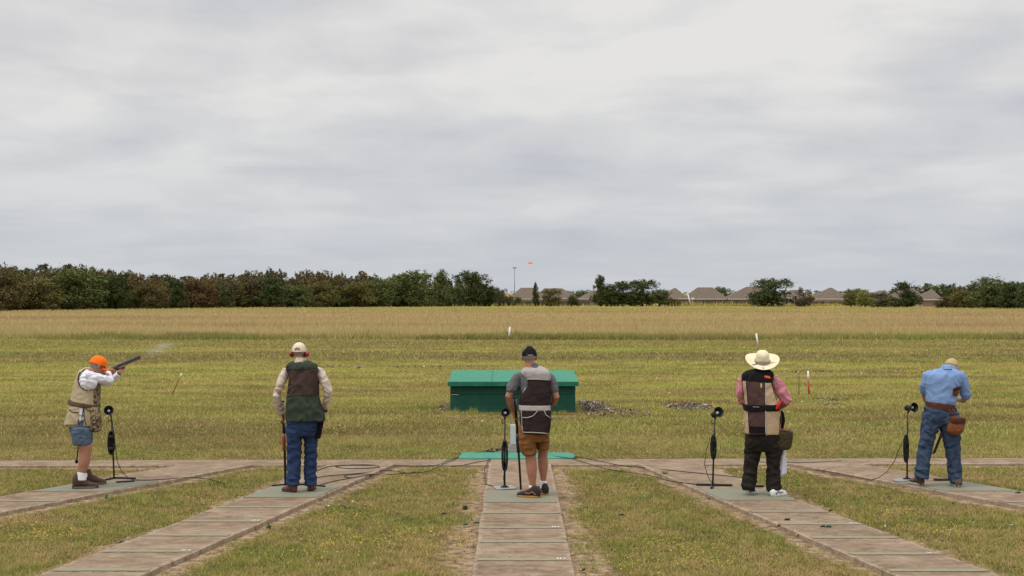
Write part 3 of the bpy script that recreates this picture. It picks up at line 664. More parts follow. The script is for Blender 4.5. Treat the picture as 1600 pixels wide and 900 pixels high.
def trunk_mb(r, W, H, m_=None, off=(0, 0, 0)):
    m_ = m_ or MB(); o = Vector(off); lean = Vector((r.uniform(-.1, .1), r.uniform(-.1, .1), 0)) * H
    m_.tube([o + Vector((0, 0, -0.4)), o + Vector((0, 0, 0.25 * H)) + lean * .3, o + Vector((0, 0, 0.5 * H)) + lean * .6, o + Vector((0, 0, 0.82 * H)) + lean], [0.030 * H, 0.022 * H, 0.014 * H, 0.004 * H], 7)
    for _ in range(6):
        a = r.random() * 6.28; h0 = H * r.uniform(.22, .6); b0 = o + Vector((0, 0, h0)) + lean * (h0 / H); e_ = b0 + Vector((math.cos(a) * W * .34, math.sin(a) * W * .34, H * r.uniform(.12, .3)))
        m_.tube([b0, (b0 + e_) / 2 + Vector((0, 0, H * .02)), e_], [0.012 * H, 0.008 * H, 0.002 * H], 5)
    return m_
PROTO = {}
def tree(px, top, wpx, kind, col, label, dist, group='trees along the far edge of the field', name='tree', n=9500, cat='tree'):
    """px, top, wpx: where and how large it stands in the photo at a given distance"""
    x = gx(px, dist); z0 = float(hgt(dist)); H = zz(top, dist) - z0; W = wpx * dist / F * (1.14 if kind == 'round' else 1.0)
    key = (kind, round(px) % 3)
    if key not in PROTO:
        r = np.random.default_rng(100 + len(PROTO)); V, t = leaf_cloud(r, 6.0, 7.0, kind, n, 0.135)
        f = np.arange(len(V)).reshape(-1, 4)
        PROTO[key] = (V, t, f, trunk_mb(r, 6.0, 7.0).mesh('trunk', BARK))
    V, t, f, tm = PROTO[key]
    ck = (key, col)
    if ck not in PROTO: PROTO[ck] = np_mesh('crown', V, f, LEAF[col], {'tint': t}, smooth=False)
    e_ = empty(name, (x, dist, z0), label, cat, group, rot=(0, 0, (px * 0.37) % 6.28 if kind != 'offset' else 0)); e_.scale = (W / 6.0, W / 6.0, H / 7.0)
    c = bpy.data.objects.new('crown', PROTO[ck]); COL.objects.link(c); c.parent = e_
    c = bpy.data.objects.new('trunk', tm); COL.objects.link(c); c.parent = e_
    return e_
def edge_d(px):     # distance of the tree line: nearer at both sides of the picture
    if px < 700: return 222 + (px / 700.0) * 118
    if px > 1150: return 350 - (px - 1150) / 450.0 * 84
    return 345
T_ = [
 (8, 412, 66, 'round', 'brown', 'brownish round tree cut by the left edge of the picture'),
 (62, 428, 70, 'round', 'olive', 'olive green tree beside the brown one at the left end of the wood'),
 (112, 416, 96, 'round', 'green', 'broad soft green tree, the widest at the left end of the wood'),
 (176, 412, 64, 'ragged', 'dark', 'dark ragged tree with bare sprays reaching above the left wood'),
 (212, 436, 40, 'ragged', 'olive', 'narrow olive tree with a pale side right of the dark ragged one'),
 (243, 441, 46, 'round', 'brown', 'low brown tree in front of the rust coloured crowns'),
 (277, 437, 44, 'tall', 'dark', 'dark narrow tree left of the bright lime tree'),
 (312, 433, 58, 'round', 'rust', 'rust brown tree at the left of the bright lime tree'),
 (334, 442, 44, 'round', 'dark', 'dark tree hiding behind the lime tree on its left'),
 (356, 438, 24, 'ragged', 'lime', 'small bright lime green tree against the dark wood'),
 (386, 436, 44, 'ragged', 'rust', 'rusty ragged tree between the lime tree and the dark dome'),
 (421, 431, 62, 'round', 'dark', 'very dark dome shaped tree, lowest line of the wood, left of the middle'),
 (467, 441, 44, 'round', 'green', 'green tree at the right shoulder of the dark dome'),
 (500, 434, 56, 'round', 'olive', 'yellowish olive tree above the man in the cream cap'),
 (530, 444, 42, 'ragged', 'green', 'ragged green tree right of the yellowish olive one'),
 (562, 437, 56, 'round', 'olive', 'olive brown round tree in the middle of the wood'),
 (597, 431, 56, 'round', 'green', 'green tree next to the two large green crowns'),
 (642, 419, 70, 'round', 'green', 'large green tree with an olive cast, left of the two last tall trees'),
 (691, 422, 42, 'tall', 'green', 'upright green tree second from the right end of the left wood'),
 (738, 420, 62, 'round', 'dark', 'large dark green tree ending the left wood'),
 (764, 441, 34, 'round', 'dark', 'small dark tree stepping down from the end of the left wood'),
 (786, 446, 34, 'ragged', 'grey', 'small greyish tree beside the first house'),
 (837, 441, 16, 'tall', 'dark', 'slim dark conifer standing before the first house'),
 (861, 449, 36, 'round', 'olive', 'round olive tree right of the slim conifer'),
 (896, 459, 22, 'round', 'dark', 'small dark bush tree at the right end of the first houses'),
 (808, 463, 16, 'round', 'green', 'smallest green bush at the foot of the first house'),
 (938, 431, 40, 'tall', 'dark', 'tall dark tree at the left of the middle clump'),
 (966, 437, 54, 'round', 'dark', 'rounded dark tree in the middle of the middle clump'),
 (1002, 434, 62, 'round', 'dark', 'round dark tree at the right of the middle clump'),
 (950, 446, 46, 'round', 'green', 'lower green tree filling the left half of the middle clump'),
 (985, 455, 56, 'round', 'green', 'lowest green crown along the foot of the middle clump'),
 (1030, 451, 46, 'round', 'green', 'low green tree sloping off the middle clump'),
 (1052, 466, 24, 'round', 'olive', 'low bush at the right foot of the middle clump'),
 (1206, 432, 76, 'round', 'dark', 'broad dark green dome tree standing alone above the houses'),
 (1257, 445, 30, 'ragged', 'grey', 'small brownish grey tree right of the broad dome'),
 (1330, 456, 30, 'round', 'olive', 'olive bush behind the fence of the peaked roof house'),
 (1352, 450, 32, 'round', 'lime', 'yellow green tree right of the peaked roof house'),
 (1375, 450, 36, 'ragged', 'grey', 'greyish ragged tree behind the yellow green one'),
 (1416, 431, 52, 'offset', 'dark', 'dark tree with a heavy skirt and small leaning head'),
 (1398, 463, 30, 'round', 'green', 'low round green bush at the foot of the leaning headed tree'),
 (1382, 465, 30, 'round', 'grey', 'low grey brown bush left of the round green one'),
 (1478, 460, 36, 'round', 'brown', 'low brown scrub tree right of the brick house'),
 (1506, 452, 46, 'round', 'olive', 'olive tree between the brick house and the big right dome'),
 (1540, 431, 64, 'round', 'green', 'big green domed tree near the right edge'),
 (1578, 437, 48, 'round', 'dark', 'dark tree at the right shoulder of the big dome'),
 (1606, 441, 44, 'round', 'dark', 'dark tree cut by the right edge of the picture'),
]
for (px, top, w_, kind, col, label) in T_:
    tree(px, top, w_, kind, col, label, edge_d(px) + (6 if kind == 'ragged' else 0))
for px, top, w_, kind, col, label in [(1128, 446, 34, 'round', 'green', 'round green tree standing behind the long ridged house'),
                                      (905, 451, 60, 'round', 'green', 'wide green crown seen over the roofs left of the middle clump'),
                                      (1335, 449, 38, 'round', 'green', 'green crown seen over the fence behind the peaked roof house')]:
    tree(px, top, w_, kind, col, label, 440, group='trees behind the houses')
def wood(name, label, spots, seed, per=3000):
    """a wood read as one mass: many crowns in one object"""
    r = np.random.default_rng(seed); cols = list(LEAF); VS, TS, MI = [], [], []; nf = 0
    cl = []; kinds = ['round', 'round', 'ragged', 'tall']
    lib = [leaf_cloud(r, 6.0, 7.0, kinds[i % 4], per, 0.20) for i in range(8)]
    for (x, y, H, W, col) in spots:
        V, t = lib[r.integers(8)]; a = r.random() * 6.28; c, s = math.cos(a), math.sin(a)
        P = V * np.array([W / 6.0, W / 6.0, H / 7.0]); P = np.stack([P[:, 0] * c - P[:, 1] * s + x, P[:, 0] * s + P[:, 1] * c + y, P[:, 2] + float(hgt(y))], 1)
        VS.append(P); TS.append(t); MI += [cols.index(col)] * (len(V) // 4)
    V = np.concatenate(VS); me = np_mesh(name, V, np.arange(len(V)).reshape(-1, 4), None, {'tint': np.concatenate(TS)}, smooth=False)
    for c in cols: me.materials.append(LEAF[c])
    me.polygons.foreach_set('material_index', np.array(MI, dtype=np.int32))
    return tag(link(name, me), label, 'woodland', kind='stuff')
r_ = random.Random(8); sp = []
prof = [(-300, 410), (-40, 408), (10, 407), (40, 414), (60, 413), (110, 409), (165, 413), (200, 421), (235, 424), (262, 423), (290, 431), (305, 428), (330, 424), (360, 426), (395, 416), (420, 417), (450, 424), (470, 421), (490, 415), (520, 420), (545, 424), (575, 419), (600, 432), (640, 426), (670, 430), (700, 430), (735, 430), (760, 446), (782, 452)]
def interp(pr, x):
    for (a, b), (c, d) in zip(pr, pr[1:]):
        if a <= x <= c: return b + (d - b) * (x - a) / (c - a)
    return pr[-1][1]
px = -300
while px < 775:
    for row in range(3):
        d = edge_d(px) + 9 + row * 9 + r_.uniform(-3, 3); top = interp(prof, px) + r_.uniform(0, 7) + (2 - row) * 4
        H = zz(top, d) - float(hgt(d)); col = r_.choice(['brown', 'rust', 'brown', 'olive', 'dark', 'grey'] if px < 600 else ['olive', 'green', 'dark'])
        sp.append((gx(px + r_.uniform(-6, 6), d), d, H, r_.uniform(5, 7.5), col))
    px += 15
px = 1400; prof2 = [(1400, 447), (1430, 443), (1470, 441), (1490, 439), (1500, 443), (1530, 446), (1570, 440), (1620, 440), (1900, 440)]
while px < 1900:
    for row in range(2):
        d = edge_d(px) + (95 if px < 1500 else 14) + row * 10; top = interp(prof2, px) + r_.uniform(0, 4)
        sp.append((gx(px + r_.uniform(-6, 6), d), d, zz(top, d) - float(hgt(d)), r_.uniform(5.5, 8), r_.choice(['olive', 'green', 'grey', 'dark'])))
    px += 17
wood('woodland', 'autumn brown and green wood massed behind the front trees', sp, 21)
sp = []
px = -900
while px < 2500:
    d = 760 + r_.uniform(-25, 25); top = 453.5 + 2.5 * noise.noise(Vector((px * .02, 0, 0))) + r_.uniform(-.8, .8)
    sp.append((gx(px, d), d, zz(top, d) - float(hgt(d)), r_.uniform(13, 18), r_.choice(['green', 'grey', 'dark']))); px += 17
wood('distant_woodland', 'low line of far woods seen between the houses', sp, 22, per=700)

# ------------------------------------------------------------------ houses and fences beyond the field
def roof_mat():
    m, nt, b = newmat('brown_roof_shingle', 0.95, 0.1); tcn = nd(nt, 'ShaderNodeTexCoord'); ob = tcn.outputs['Object']
    n = tnoise(nt, ob, 1.1, 3, 0.6); n2 = tnoise(nt, ob, 1.0, 2, 0.5, stretch=(3.5, 3.5, 9))
    c = rampf(nt, math_(nt, 'ADD', math_(nt, 'MULTIPLY', n, .4), math_(nt, 'MULTIPLY', n2, .6)), [(0.3, (0.100, 0.078, 0.060)), (0.7, (0.165, 0.130, 0.102))])
    nt.links.new(c, b.inputs['Base Color']); return m
M_ROOF = roof_mat()
def brick_mat(name, c1_, c2_):
    m, nt, b = newmat(name, 0.9, 0.1); tcn = nd(nt, 'ShaderNodeTexCoord'); br_ = nd(nt, 'ShaderNodeTexBrick')
    mp = nd(nt, 'ShaderNodeMapping'); mp.inputs['Rotation'].default_value = (R(90), 0, 0); nt.links.new(tcn.outputs['Object'], mp.inputs[0]); nt.links.new(mp.outputs[0], br_.inputs['Vector'])
    br_.inputs['Scale'].default_value = 1; br_.inputs['Brick Width'].default_value = 0.25; br_.inputs['Row Height'].default_value = 0.08; br_.inputs['Mortar Size'].default_value = 0.01
    br_.inputs['Color1'].default_value = (*c1_, 1); br_.inputs['Color2'].default_value = (*c2_, 1); br_.inputs['Mortar'].default_value = (0.4, 0.36, 0.32, 1)
    nt.links.new(br_.outputs[0], b.inputs['Base Color']); return m
M_BRICK = brick_mat('red_brick', (0.26, 0.12, 0.09), (0.20, 0.09, 0.07)); M_TANB = brick_mat('tan_brick', (0.42, 0.34, 0.26), (0.36, 0.28, 0.21))
M_TRIM = plain('pale_trim', (0.60, 0.56, 0.50), 0.7); M_GLASS = plain('dark_window_glass', (0.03, 0.035, 0.04), 0.15, 0.5)
def house(label, xl, xr, eave, rl, rr, ridge, wall, depth_=11.0, d=392, group='houses beyond the field', windows=True):
    """hip roof house: eave ends xl..xr, ridge rl..rr (photo pixels at distance d)"""
    X0, X1, R0, R1 = gx(xl, d), gx(xr, d), gx(rl, d + depth_ / 2), gx(rr, d + depth_ / 2); ze = zz(eave, d); zr = zz(ridge, d + depth_ / 2); z0 = float(hgt(d)) - 0.3
    if R1 - R0 < .3: R1 = R0 + .3
    h = empty('house', ((X0 + X1) / 2, d, z0), label, 'house', group)
    m_ = MB(); m_.box(X0 + .45, X1 - .45, d + .45, d + depth_ - .45, z0, ze + 0.05); m_.build('wall', wall, h, smooth=False)
    m_ = MB(); yb = d + depth_; ym = d + depth_ / 2
    v = [(X0, d, ze), (X1, d, ze), (X1, yb, ze), (X0, yb, ze), (R0, ym, zr), (R1, ym, zr), (X0, d, ze - .03), (X1, d, ze - .03), (X1, yb, ze - .03), (X0, yb, ze - .03)]
    m_.add(v, [(0, 1, 5, 4), (1, 2, 5), (2, 3, 4, 5), (3, 0, 4), (9, 8, 7, 6), (6, 7, 1, 0), (7, 8, 2, 1), (8, 9, 3, 2), (9, 6, 0, 3)]); rf = m_.build('roof', M_ROOF, h, smooth=False)
    m_ = MB(); m_.box(X0 + .02, X1 - .02, d - .05, d + .03, ze - .24, ze - .035); m_.build('fascia', M_TRIM, h, smooth=False)
    m_ = MB(); m_.tube([(R0 + (R1 - R0) * .7, ym + 1.0, zr - .9), (R0 + (R1 - R0) * .7, ym + 1.0, zr + .12)], .07, 6); m_.build('vent_pipe', M_TRIM, rf)
    if windows:
        k = 0; x = X0 + 2.0
        while x < X1 - 2.5:
            wf = MB(); y = d + .45
            wf.box(x - .06, x + 1.06, y - .04, y - .002, z0 + 1.15, ze - .62); wo_ = wf.build('window', M_TRIM, h, smooth=False)
            g = MB(); g.box(x + .02, x + .98, y - .052, y - .043, z0 + 1.23, ze - .70); g.build('pane', M_GLASS, wo_, smooth=False); x += 3.4
    return h
house('brown hip roofed house behind the slim dark conifer', 794, 862, 466.5, 814, 832, 449.5, M_TANB)
house('brown roofed house showing between the olive tree and the small dark bush', 838, 906, 466, 850, 878, 450.5, M_TANB, d=396)
house('house half hidden by the tall dark tree of the middle clump', 904, 968, 466.5, 926, 942, 454, M_BRICK, d=389)
house('house with one low pointed roof right of the middle clump', 1033, 1076, 466, 1053, 1056, 450, M_TANB)
house('long ridged house left of the round green tree', 1073, 1138, 466.5, 1090, 1113, 449, M_TANB, d=394)
house('house running behind the broad dark dome tree', 1137, 1218, 466.5, 1166, 1196, 448, M_TANB)
house('small low roofed house between the broad dome and the grey tree', 1225, 1268, 465, 1236, 1250, 453, M_TANB, d=404)
house('house with a tall pointed roof behind the dark wooden fence', 1273, 1328, 466.5, 1296, 1300, 449.5, M_TANB)
house('low roof showing over the yellow green tree', 1352, 1398, 465, 1374, 1384, 454, M_TANB, d=402)
house('house behind the dark leaning headed tree, only its right roof slope visible', 1396, 1450, 467, 1412, 1426, 450, M_TANB, d=345 - 0)
house('red brick house with a pointed roof in a gap of the right hand trees', 1438, 1474, 467.5, 1455, 1457, 452.5, M_BRICK, d=338, depth_=9, windows=False)
def fence_mat():
    m, nt, b = newmat('weathered_fence_board', 0.95, 0.08); tcn = nd(nt, 'ShaderNodeTexCoord')
    n = tnoise(nt, tcn.outputs['Object'], 1.0, 3, 0.6, stretch=(6, 1, .4))
    nt.links.new(rampf(nt, n, [(0.3, (0.050, 0.037, 0.033)), (0.7, (0.110, 0.085, 0.077))]), b.inputs['Base Color']); return m
M_FENCE = fence_mat()
def wfence(label, p0, p1, d, top):
    x0, x1 = gx(p0, d), gx(p1, d); z0 = float(hgt(d)) - .4; zt = zz(top, d); f = empty('wooden_fence', ((x0 + x1) / 2, d, z0), label, 'fence', 'wooden fences beyond the field')
    m_ = MB(); x = x0; r = random.Random(int(p0))
    while x < x1: m_.box(x, x + .135, d, d + .02, z0, zt + r.uniform(-.03, .03)); x += .15
    m_.build('boards', M_FENCE, f, smooth=False)
    m_ = MB(); m_.box(x0, x1, d + .023, d + .07, zt - .3, zt - .2); m_.box(x0, x1, d + .023, d + .07, zt - 1.3, zt - 1.2); m_.build('rail', M_FENCE, f, smooth=False)
wfence('weathered board fence in front of the two left houses', 788, 922, 384, 470.5)
wfence('weathered board fence under the ridged houses right of the middle clump', 1030, 1178, 383, 468.5)
wfence('dark board fence under the tall pointed roof', 1236, 1376, 380, 471)
# white leaning pole and pale sign in the gap between the houses
m_ = MB(); d = 372; m_.tube([(gx(1080, d), d, float(hgt(d)) - .2), (gx(1074.5, d), d, zz(459.5, d))], .16, 6)
tag(recentre(m_.build('marker_pole', plain('white_pole', (.72, .72, .7), .6))), 'white leaning pole in front of the gap between the ridged houses', 'pole')
sgn = empty('small_sign', (gx(1082.5, 371), 371, float(hgt(371))), 'pale greenish board on a short post beside the white leaning pole', 'sign')
m_ = MB(); m_.box(gx(1080.2, 371), gx(1085.2, 371), 371, 371.03, zz(468, 371), zz(464.8, 371)); m_.build('board', plain('pale_board', (.55, .62, .55), .6), sgn, smooth=False)
m_ = MB(); m_.box(gx(1082.5, 371) - .05, gx(1082.5, 371) + .05, 371.032, 371.09, float(hgt(371)) - .1, zz(465.5, 371)); m_.build('post', M_TRIM, sgn, smooth=False)
# floodlight mast far behind the houses
d = 520; fx = gx(804, d); z0 = float(hgt(d)); lm = empty('floodlight_mast', (fx, d, z0), 'tall thin floodlight mast with two lamps rising behind the first house', 'light mast')
M_STEEL = plain('grey_steel', (.20, .20, .21), .6, .4, .3)
m_ = MB(); m_.tube([(fx, d, z0 - .2), (fx, d, zz(418.5, d))], [.17, .10], 8); m_.build('mast', M_STEEL, lm)
m_ = MB(); zt = zz(418.3, d); m_.box(fx - .62, fx + .62, d - .05, d + .05, zt - .05, zt + .05); m_.build('crossarm', M_STEEL, lm, smooth=False)
for s_ in (-1, 1):
    m_ = MB(); m_.box(fx + s_ * .42 - .25, fx + s_ * .42 + .25, d - .38, d - .054, zt - .28, zt + .20); m_.build('lamp', M_STEEL, lm, smooth=False)

# ------------------------------------------------------------------ stakes in the range
M_WHITE = plain('white_stake_paint', (.74, .74, .72), .6, .3); M_RED = plain('red_stake_paint', (.42, .022, .02), .55, .3); M_RUST = plain('rust_red_stake', (.26, .075, .035), .8, .2)
def stake(label, x0, y0, x1, y1, w, mats, split=None, group=None, cat='stake', taper=1.0):
    """from foot pixel to head pixel, standing upright in depth; optional painted top"""
    d = depth(y0, 0.0) if y0 < 640 else depth(y0); z0 = 0.0
    A = Vector((gx(x0, d), d, z0 - .05)); B = Vector((gx(x1, d), d, zz(y1, d))); e_ = empty('marker_stake', (A.x, A.y, 0), label, cat, group)
    C = A.lerp(B, split) if split else B
    m_ = MB(); m_.tube([A, C], w / 2, 10); m_.build('shaft', mats[0], e_)
    if split: m_ = MB(); m_.tube([C, B], w / 2 * 1.06, 10); m_.build('painted_top', mats[1], e_)
stake('rust red stake with a white tip leaning right, alone in the left of the range', 267.5, 617, 284, 583, .028, (M_RUST, M_WHITE), .80)
stake('upright red stake with a white top right of the man in the straw hat', 1264.5, 619, 1262.3, 579.5, .040, (M_RED, M_WHITE), .62)
stake('thin dark rod standing just left of the red and white stake', 1248, 619, 1248.6, 586, .016, (plain('dark_rod', (.06, .045, .035), .7),))
stake('white pipe marker at the edge of the dry grass behind the trap house', 795.2, 529, 796.6, 511, .09, (M_WHITE,))
stake('white pipe marker leaning left above the straw hat', 1184.8, 541, 1181.6, 521, .075, (M_WHITE,))
# clay target just thrown
d = 34.0; ct = Vector((gx(828.5, d), d, zz(411.3, d)))
M_CLAY = plain('orange_clay', (.85, .10, .03), .6, .3, var=.05)
m_ = MB(); Mt = Matrix.Rotation(R(7), 3, 'X')
m_.lathe([(.030, .026), (.040, .024), (.046, .012), (.055, .006), (.055, -.004), (.050, -.004), (.042, .008), (.030, .020)], ct, Mt, 28)
tag(recentre(m_.build('clay_target', M_CLAY)), 'orange red clay disc flying against the sky above the trap house', 'clay target')

# ------------------------------------------------------------------ junction post behind the cross path
M_GALV = plain('pale_grey_enamel', (.48, .51, .50), .5, .4); M_BLOCK = plain('grey_block', (.30, .30, .28), .95)
jb = empty('junction_post', (0.02, 21.45, 0), 'pale grey upright junction box on a concrete block behind the green slab', 'junction box')
m_ = MB(); m_.box(-.03, .065, 21.42, 21.50, .12, .44); link('cabinet', bevel_mesh(m_.mesh('cabinet', M_GALV, False), .006), jb)
m_ = MB(); m_.box(-.10, .115, 21.36, 21.56, -.04, .06); m_.box(-.055, .09, 21.40, 21.53, .062, .118); link('block', bevel_mesh(m_.mesh('block', M_BLOCK, False), .006), jb)
m_ = MB(); m_.box(-.022, .057, 21.41, 21.418, .14, .41); m_.build('cover_plate', M_GALV, jb, smooth=False)
shards([((-.25, 21.5), .22, .12, .02)], 60, 'small pile of rubble left of the grey junction box', 14, .05)

# ------------------------------------------------------------------ horn speakers on stands
M_BLK = plain('black_rubber', (.014, .014, .015), .7, .3); M_BLKM = plain('black_steel', (.018, .018, .020), .45, .4, .3); M_DRIV = plain('pale_horn_core', (.75, .76, .76), .35, .4)
M_PLATE = plain('galvanised_plate', (.24, .245, .24), .5, .4, .4, var=.25)
def horn(root, c, dirv, r=.052, ln=.16):
    """flared horn opening along dirv, a driver can behind it and a pale core plug"""
    q = Vector(dirv).normalized().to_track_quat('Z', 'Y').to_matrix(); c = Vector(c)
    m_ = MB(); pr = [(.022, -ln * .45), (.024, -ln * .1), (.034, ln * .2), (r * .86, ln * .42), (r, ln * .5), (r * 1.06, ln * .5), (r * 1.06, ln * .475), (r * .92, ln * .38), (.042, ln * .17), (.031, -ln * .1), (.031, -ln * .45)]
    n = 22; rr = [[c + q @ Vector((a_ * math.cos(t), a_ * math.sin(t), z_)) for t in [2 * math.pi * i / n for i in range(n)]] for a_, z_ in pr]
    m_.rings(rr, False); h_ = m_.build('horn', M_BLKM, root)
    m_ = MB(); m_.lathe([(.030, -ln * .52), (.038, -ln * .50), (.038, -ln * .25), (.030, -ln * .22)], c, q, 18); m_.build('driver', M_BLK, root)
    m_ = MB(); m_.lathe([(.004, -ln * .2), (.020, -ln * .16), (.022, ln * .20), (.015, ln * .30), (.003, ln * .33)], c, q, 12); m_.build('core', M_DRIV, h_)
def coil(root, a, b, w, t=.03, open_=False, edge=None):
    """a hank of cable hung lengthwise on the pole: several long loops"""
    a, b = Vector(a), Vector(b); m_ = MB(); r = random.Random(int(abs(a.x) * 100)); mid = (a + b) / 2; h = (a - b).length / 2
    k = 7 if open_ else 9
    for i in range(k):
        ww = w * ((.75 + .25 * i / k) if open_ else (.15 + .85 * i / k)); y = mid.y - .012 + r.uniform(-t, t) * .6; hh = h * r.uniform(.93, 1.0)
        pts = []
        for j in range(25):
            th_ = 2 * math.pi * j / 24; cx, sx_ = math.cos(th_), math.sin(th_)
            pts.append((mid.x + ww * math.copysign(abs(cx) ** .8, cx), y + r.uniform(-.002, .002), mid.z + hh * math.copysign(abs(sx_) ** .9, sx_)))
        m_.tube(pts, .0125 if open_ else .0095, 6)
    m_.build('cable_hank', M_BLK, root)
    if not open_:
        for q in (.25, .75):
            m_ = MB(); z_ = b.z + (a.z - b.z) * q; m_.lathe([(w * .9, z_ - .02), (w * 1.02, z_), (w * .9, z_ + .02)], (mid.x, mid.y - .012, 0), Matrix.Diagonal((1, .75, 1)), 14)
            m_.build('tie', M_BLK, root)
def stand(label, px, py, hpx, hpy, dirv, coil_px, base, hang=None, open_=False, hr=.052, top=None):
    d = depth(py, TOP); x = gx(px, d); hx = gx(hpx, d); hz = zz(hpy, d)
    root = empty('horn_speaker_stand', (x, d, TOP), label, 'speaker stand', 'horn speakers on stands beside the shooters')
    tp = Vector((hx if top is None else gx(top, d), d, hz - .07)); m_ = MB(); m_.tube([(x, d, TOP + .005), (x + (tp.x - x) * .5, d, TOP + .5), tp], [.012, .010, .009], 8); m_.build('pole', M_BLKM, root)
    m_ = MB(); m_.tube([tp + Vector((-.03, 0, .0)), tp + Vector((-.045, 0, -.03)), tp + Vector((-.03, -.01, -.06)), tp + Vector((-.005, 0, -.045))], .005, 6); m_.tube([tp, Vector((hx, d, hz))], .012, 8)
    m_.build('bracket', M_BLKM, root)
    horn(root, (hx, d, hz), dirv, hr)
    cx0, cy0, cy1, cw = coil_px; k = d / F
    coil(root, (gx(cx0, d), d, zz(cy0, d)), (gx(cx0, d), d, zz(cy1, d)), cw * k / 2, open_=open_)
    base(root, x, d)
    if hang: m_ = MB(); m_.tube([Vector((gx(a, d), d - .015, zz(b, d))) for a, b in hang], .0045, 6); m_.build('lead', M_BLK, root)
    return root
def base_bars(bars, mat, hgt_=.03):
    def f(root, x, d):
        for (x0, y0, x1, y1, w_) in bars:
            m_ = MB(); a = G(x0, y0, TOP); b = G(x1, y1, TOP); dv = (b - a).normalized(); n_ = Vector((-dv.y, dv.x, 0)) * w_ / 2; v = []
            for z_ in (0.002, hgt_):
                v += [a - n_ + Vector((0, 0, z_)), b - n_ + Vector((0, 0, z_)), b + n_ + Vector((0, 0, z_)), a + n_ + Vector((0, 0, z_))]
            m_.add(v, [(3, 2, 1, 0), (4, 5, 6, 7), (0, 1, 5, 4), (1, 2, 6, 5), (2, 3, 7, 6), (3, 0, 4, 7)]); link('foot', bevel_mesh(m_.mesh('foot', mat, False), .004), root)
    return f
def base_plate(poly, mat, h=.014, boss=True):
    def f(root, x, d):
        m_ = MB(); P = [G(a, b, TOP) for a, b in poly]; n_ = len(P)
        m_.add([p + Vector((0, 0, .003)) for p in P] + [p + Vector((0, 0, h)) for p in P], [tuple(range(n_))[::-1], tuple(range(n_, 2 * n_))] + [(i, (i + 1) % n_, n_ + (i + 1) % n_, n_ + i) for i in range(n_)])
        m_.build('base_plate', mat, root, smooth=False)
        m_ = MB(); m_.lathe([(.028, TOP + h + .001), (.028, TOP + h + .015), (.016, TOP + h + .03)], (x, d, 0), None, 12); m_.box(x - .05, x + .05, d - .02, d + .02, TOP + h + .001, TOP + h + .012); m_.build('socket', M_BLK, root)
    return f
stand('black horn speaker on a stand beside the man aiming the gun', 178.5, 748, 170.3, 642.5, (.25, -1, .25), (175, 673, 710, 11), base_bars([(155, 753, 178.5, 747.5, .035), (178.5, 747.5, 212, 748.5, .035), (182, 754.5, 210, 752.8, .05)], M_BLKM, .022),
      hang=[(176, 655), (180, 690), (184, 720), (190, 735), (200, 745)], hr=.060, top=174)
stand('horn speaker stand behind the man in the cream cap, only its base in sight', 461, 757, 459, 640, (.1, -1, .3), (460, 672, 706, 9), base_bars([(425, 760, 461, 757, .035), (461, 757, 508, 761, .035), (458, 762, 463, 753, .03)], M_BLKM, .022))
stand('horn speaker with an open cable loop on a pale plate, left of the middle man', 788.5, 763, 789, 645.5, (.12, -1, .2), (788.7, 688, 735, 8.2), base_plate([(770.5, 761), (776, 766.5), (808, 764.5), (800, 759.5)], M_PLATE), hang=[(788, 733), (786.5, 748), (788, 757), (795, 761)], open_=True)
stand('horn speaker on a crossed bar foot, left of the man in the straw hat', 1113.5, 761, 1119, 646, (.32, -1, .35), (1114.5, 679, 717.5, 9), base_bars([(1087.5, 758.5, 1144, 759.5, .045), (1111.5, 764, 1115, 757, .03)], M_BLKM, .026), hang=[(1109, 684), (1103, 705), (1100.5, 725), (1105, 742), (1112, 755)], hr=.064, top=1117)
stand('horn speaker on a pale oval plate, left of the man in the blue shirt', 1417, 750, 1422.5, 637, (.45, -1, .15), (1415, 679, 722.5, 8), base_plate([(1411 + 16.5 * math.cos(t), 751 + 2.4 * math.sin(t)) for t in np.linspace(0, 6.28, 18)[:-1]], M_PLATE), hang=[(1412, 685), (1404, 702), (1397, 720), (1385, 737), (1372, 746), (1361, 750)], hr=.060, top=1418)

# small black rubber rests lying on the pads
def rest(label, x0, x1, py, w=.09):
    a, b = G(x0, py, TOP), G(x1, py - .5, TOP); m_ = MB(); m_.box(a.x, b.x, a.y - w / 2, a.y + w / 2, TOP + .003, TOP + .022)
    tag(recentre(link('barrel_rest', bevel_mesh(m_.mesh('barrel_rest', M_BLK, False), .006))), label, 'barrel rest', 'black rubber barrel rests')
rest('flat black rubber rest beside the right boot of the man in the straw hat', 1180, 1193, 760.5)
rest('flat black rubber rest between the feet of the man in the blue shirt', 1459, 1484, 750.5)

# ------------------------------------------------------------------ cables over the ground
def cable(label, pts, r=.0052, z=None, group='black cables between the junction box and the stands'):
    P = []
    for p in pts:
        g = G(p[0], p[1], 0.05); on = float(walk_dist(np.array([g.x]), np.array([g.y]))[0]) < 0
        zz_ = (TOP + r + .002) if on else .035
        P.append(G(p[0], p[1], zz_ if z is None else z))
    # Catmull-Rom through the points
    Q = []
    for i in range(len(P) - 1):
        a, b, c, e = P[max(i - 1, 0)], P[i], P[i + 1], P[min(i + 2, len(P) - 1)]
        for j in range(8):
            t = j / 8; v = .5 * ((2 * b) + (c - a) * t + (2 * a - 5 * b + 4 * c - e) * t * t + (3 * b - a - 3 * c + e) * t ** 3)
            v += Vector((noise.noise(v * 3) * .012, noise.noise(v * 3 + Vector((9, 9, 9))) * .02, 0)); Q.append(v)
    Q.append(P[-1]); m_ = MB(); m_.tube(Q, r, 6)
    tag(recentre(m_.build('cable', M_BLK)), label, 'cable', group)
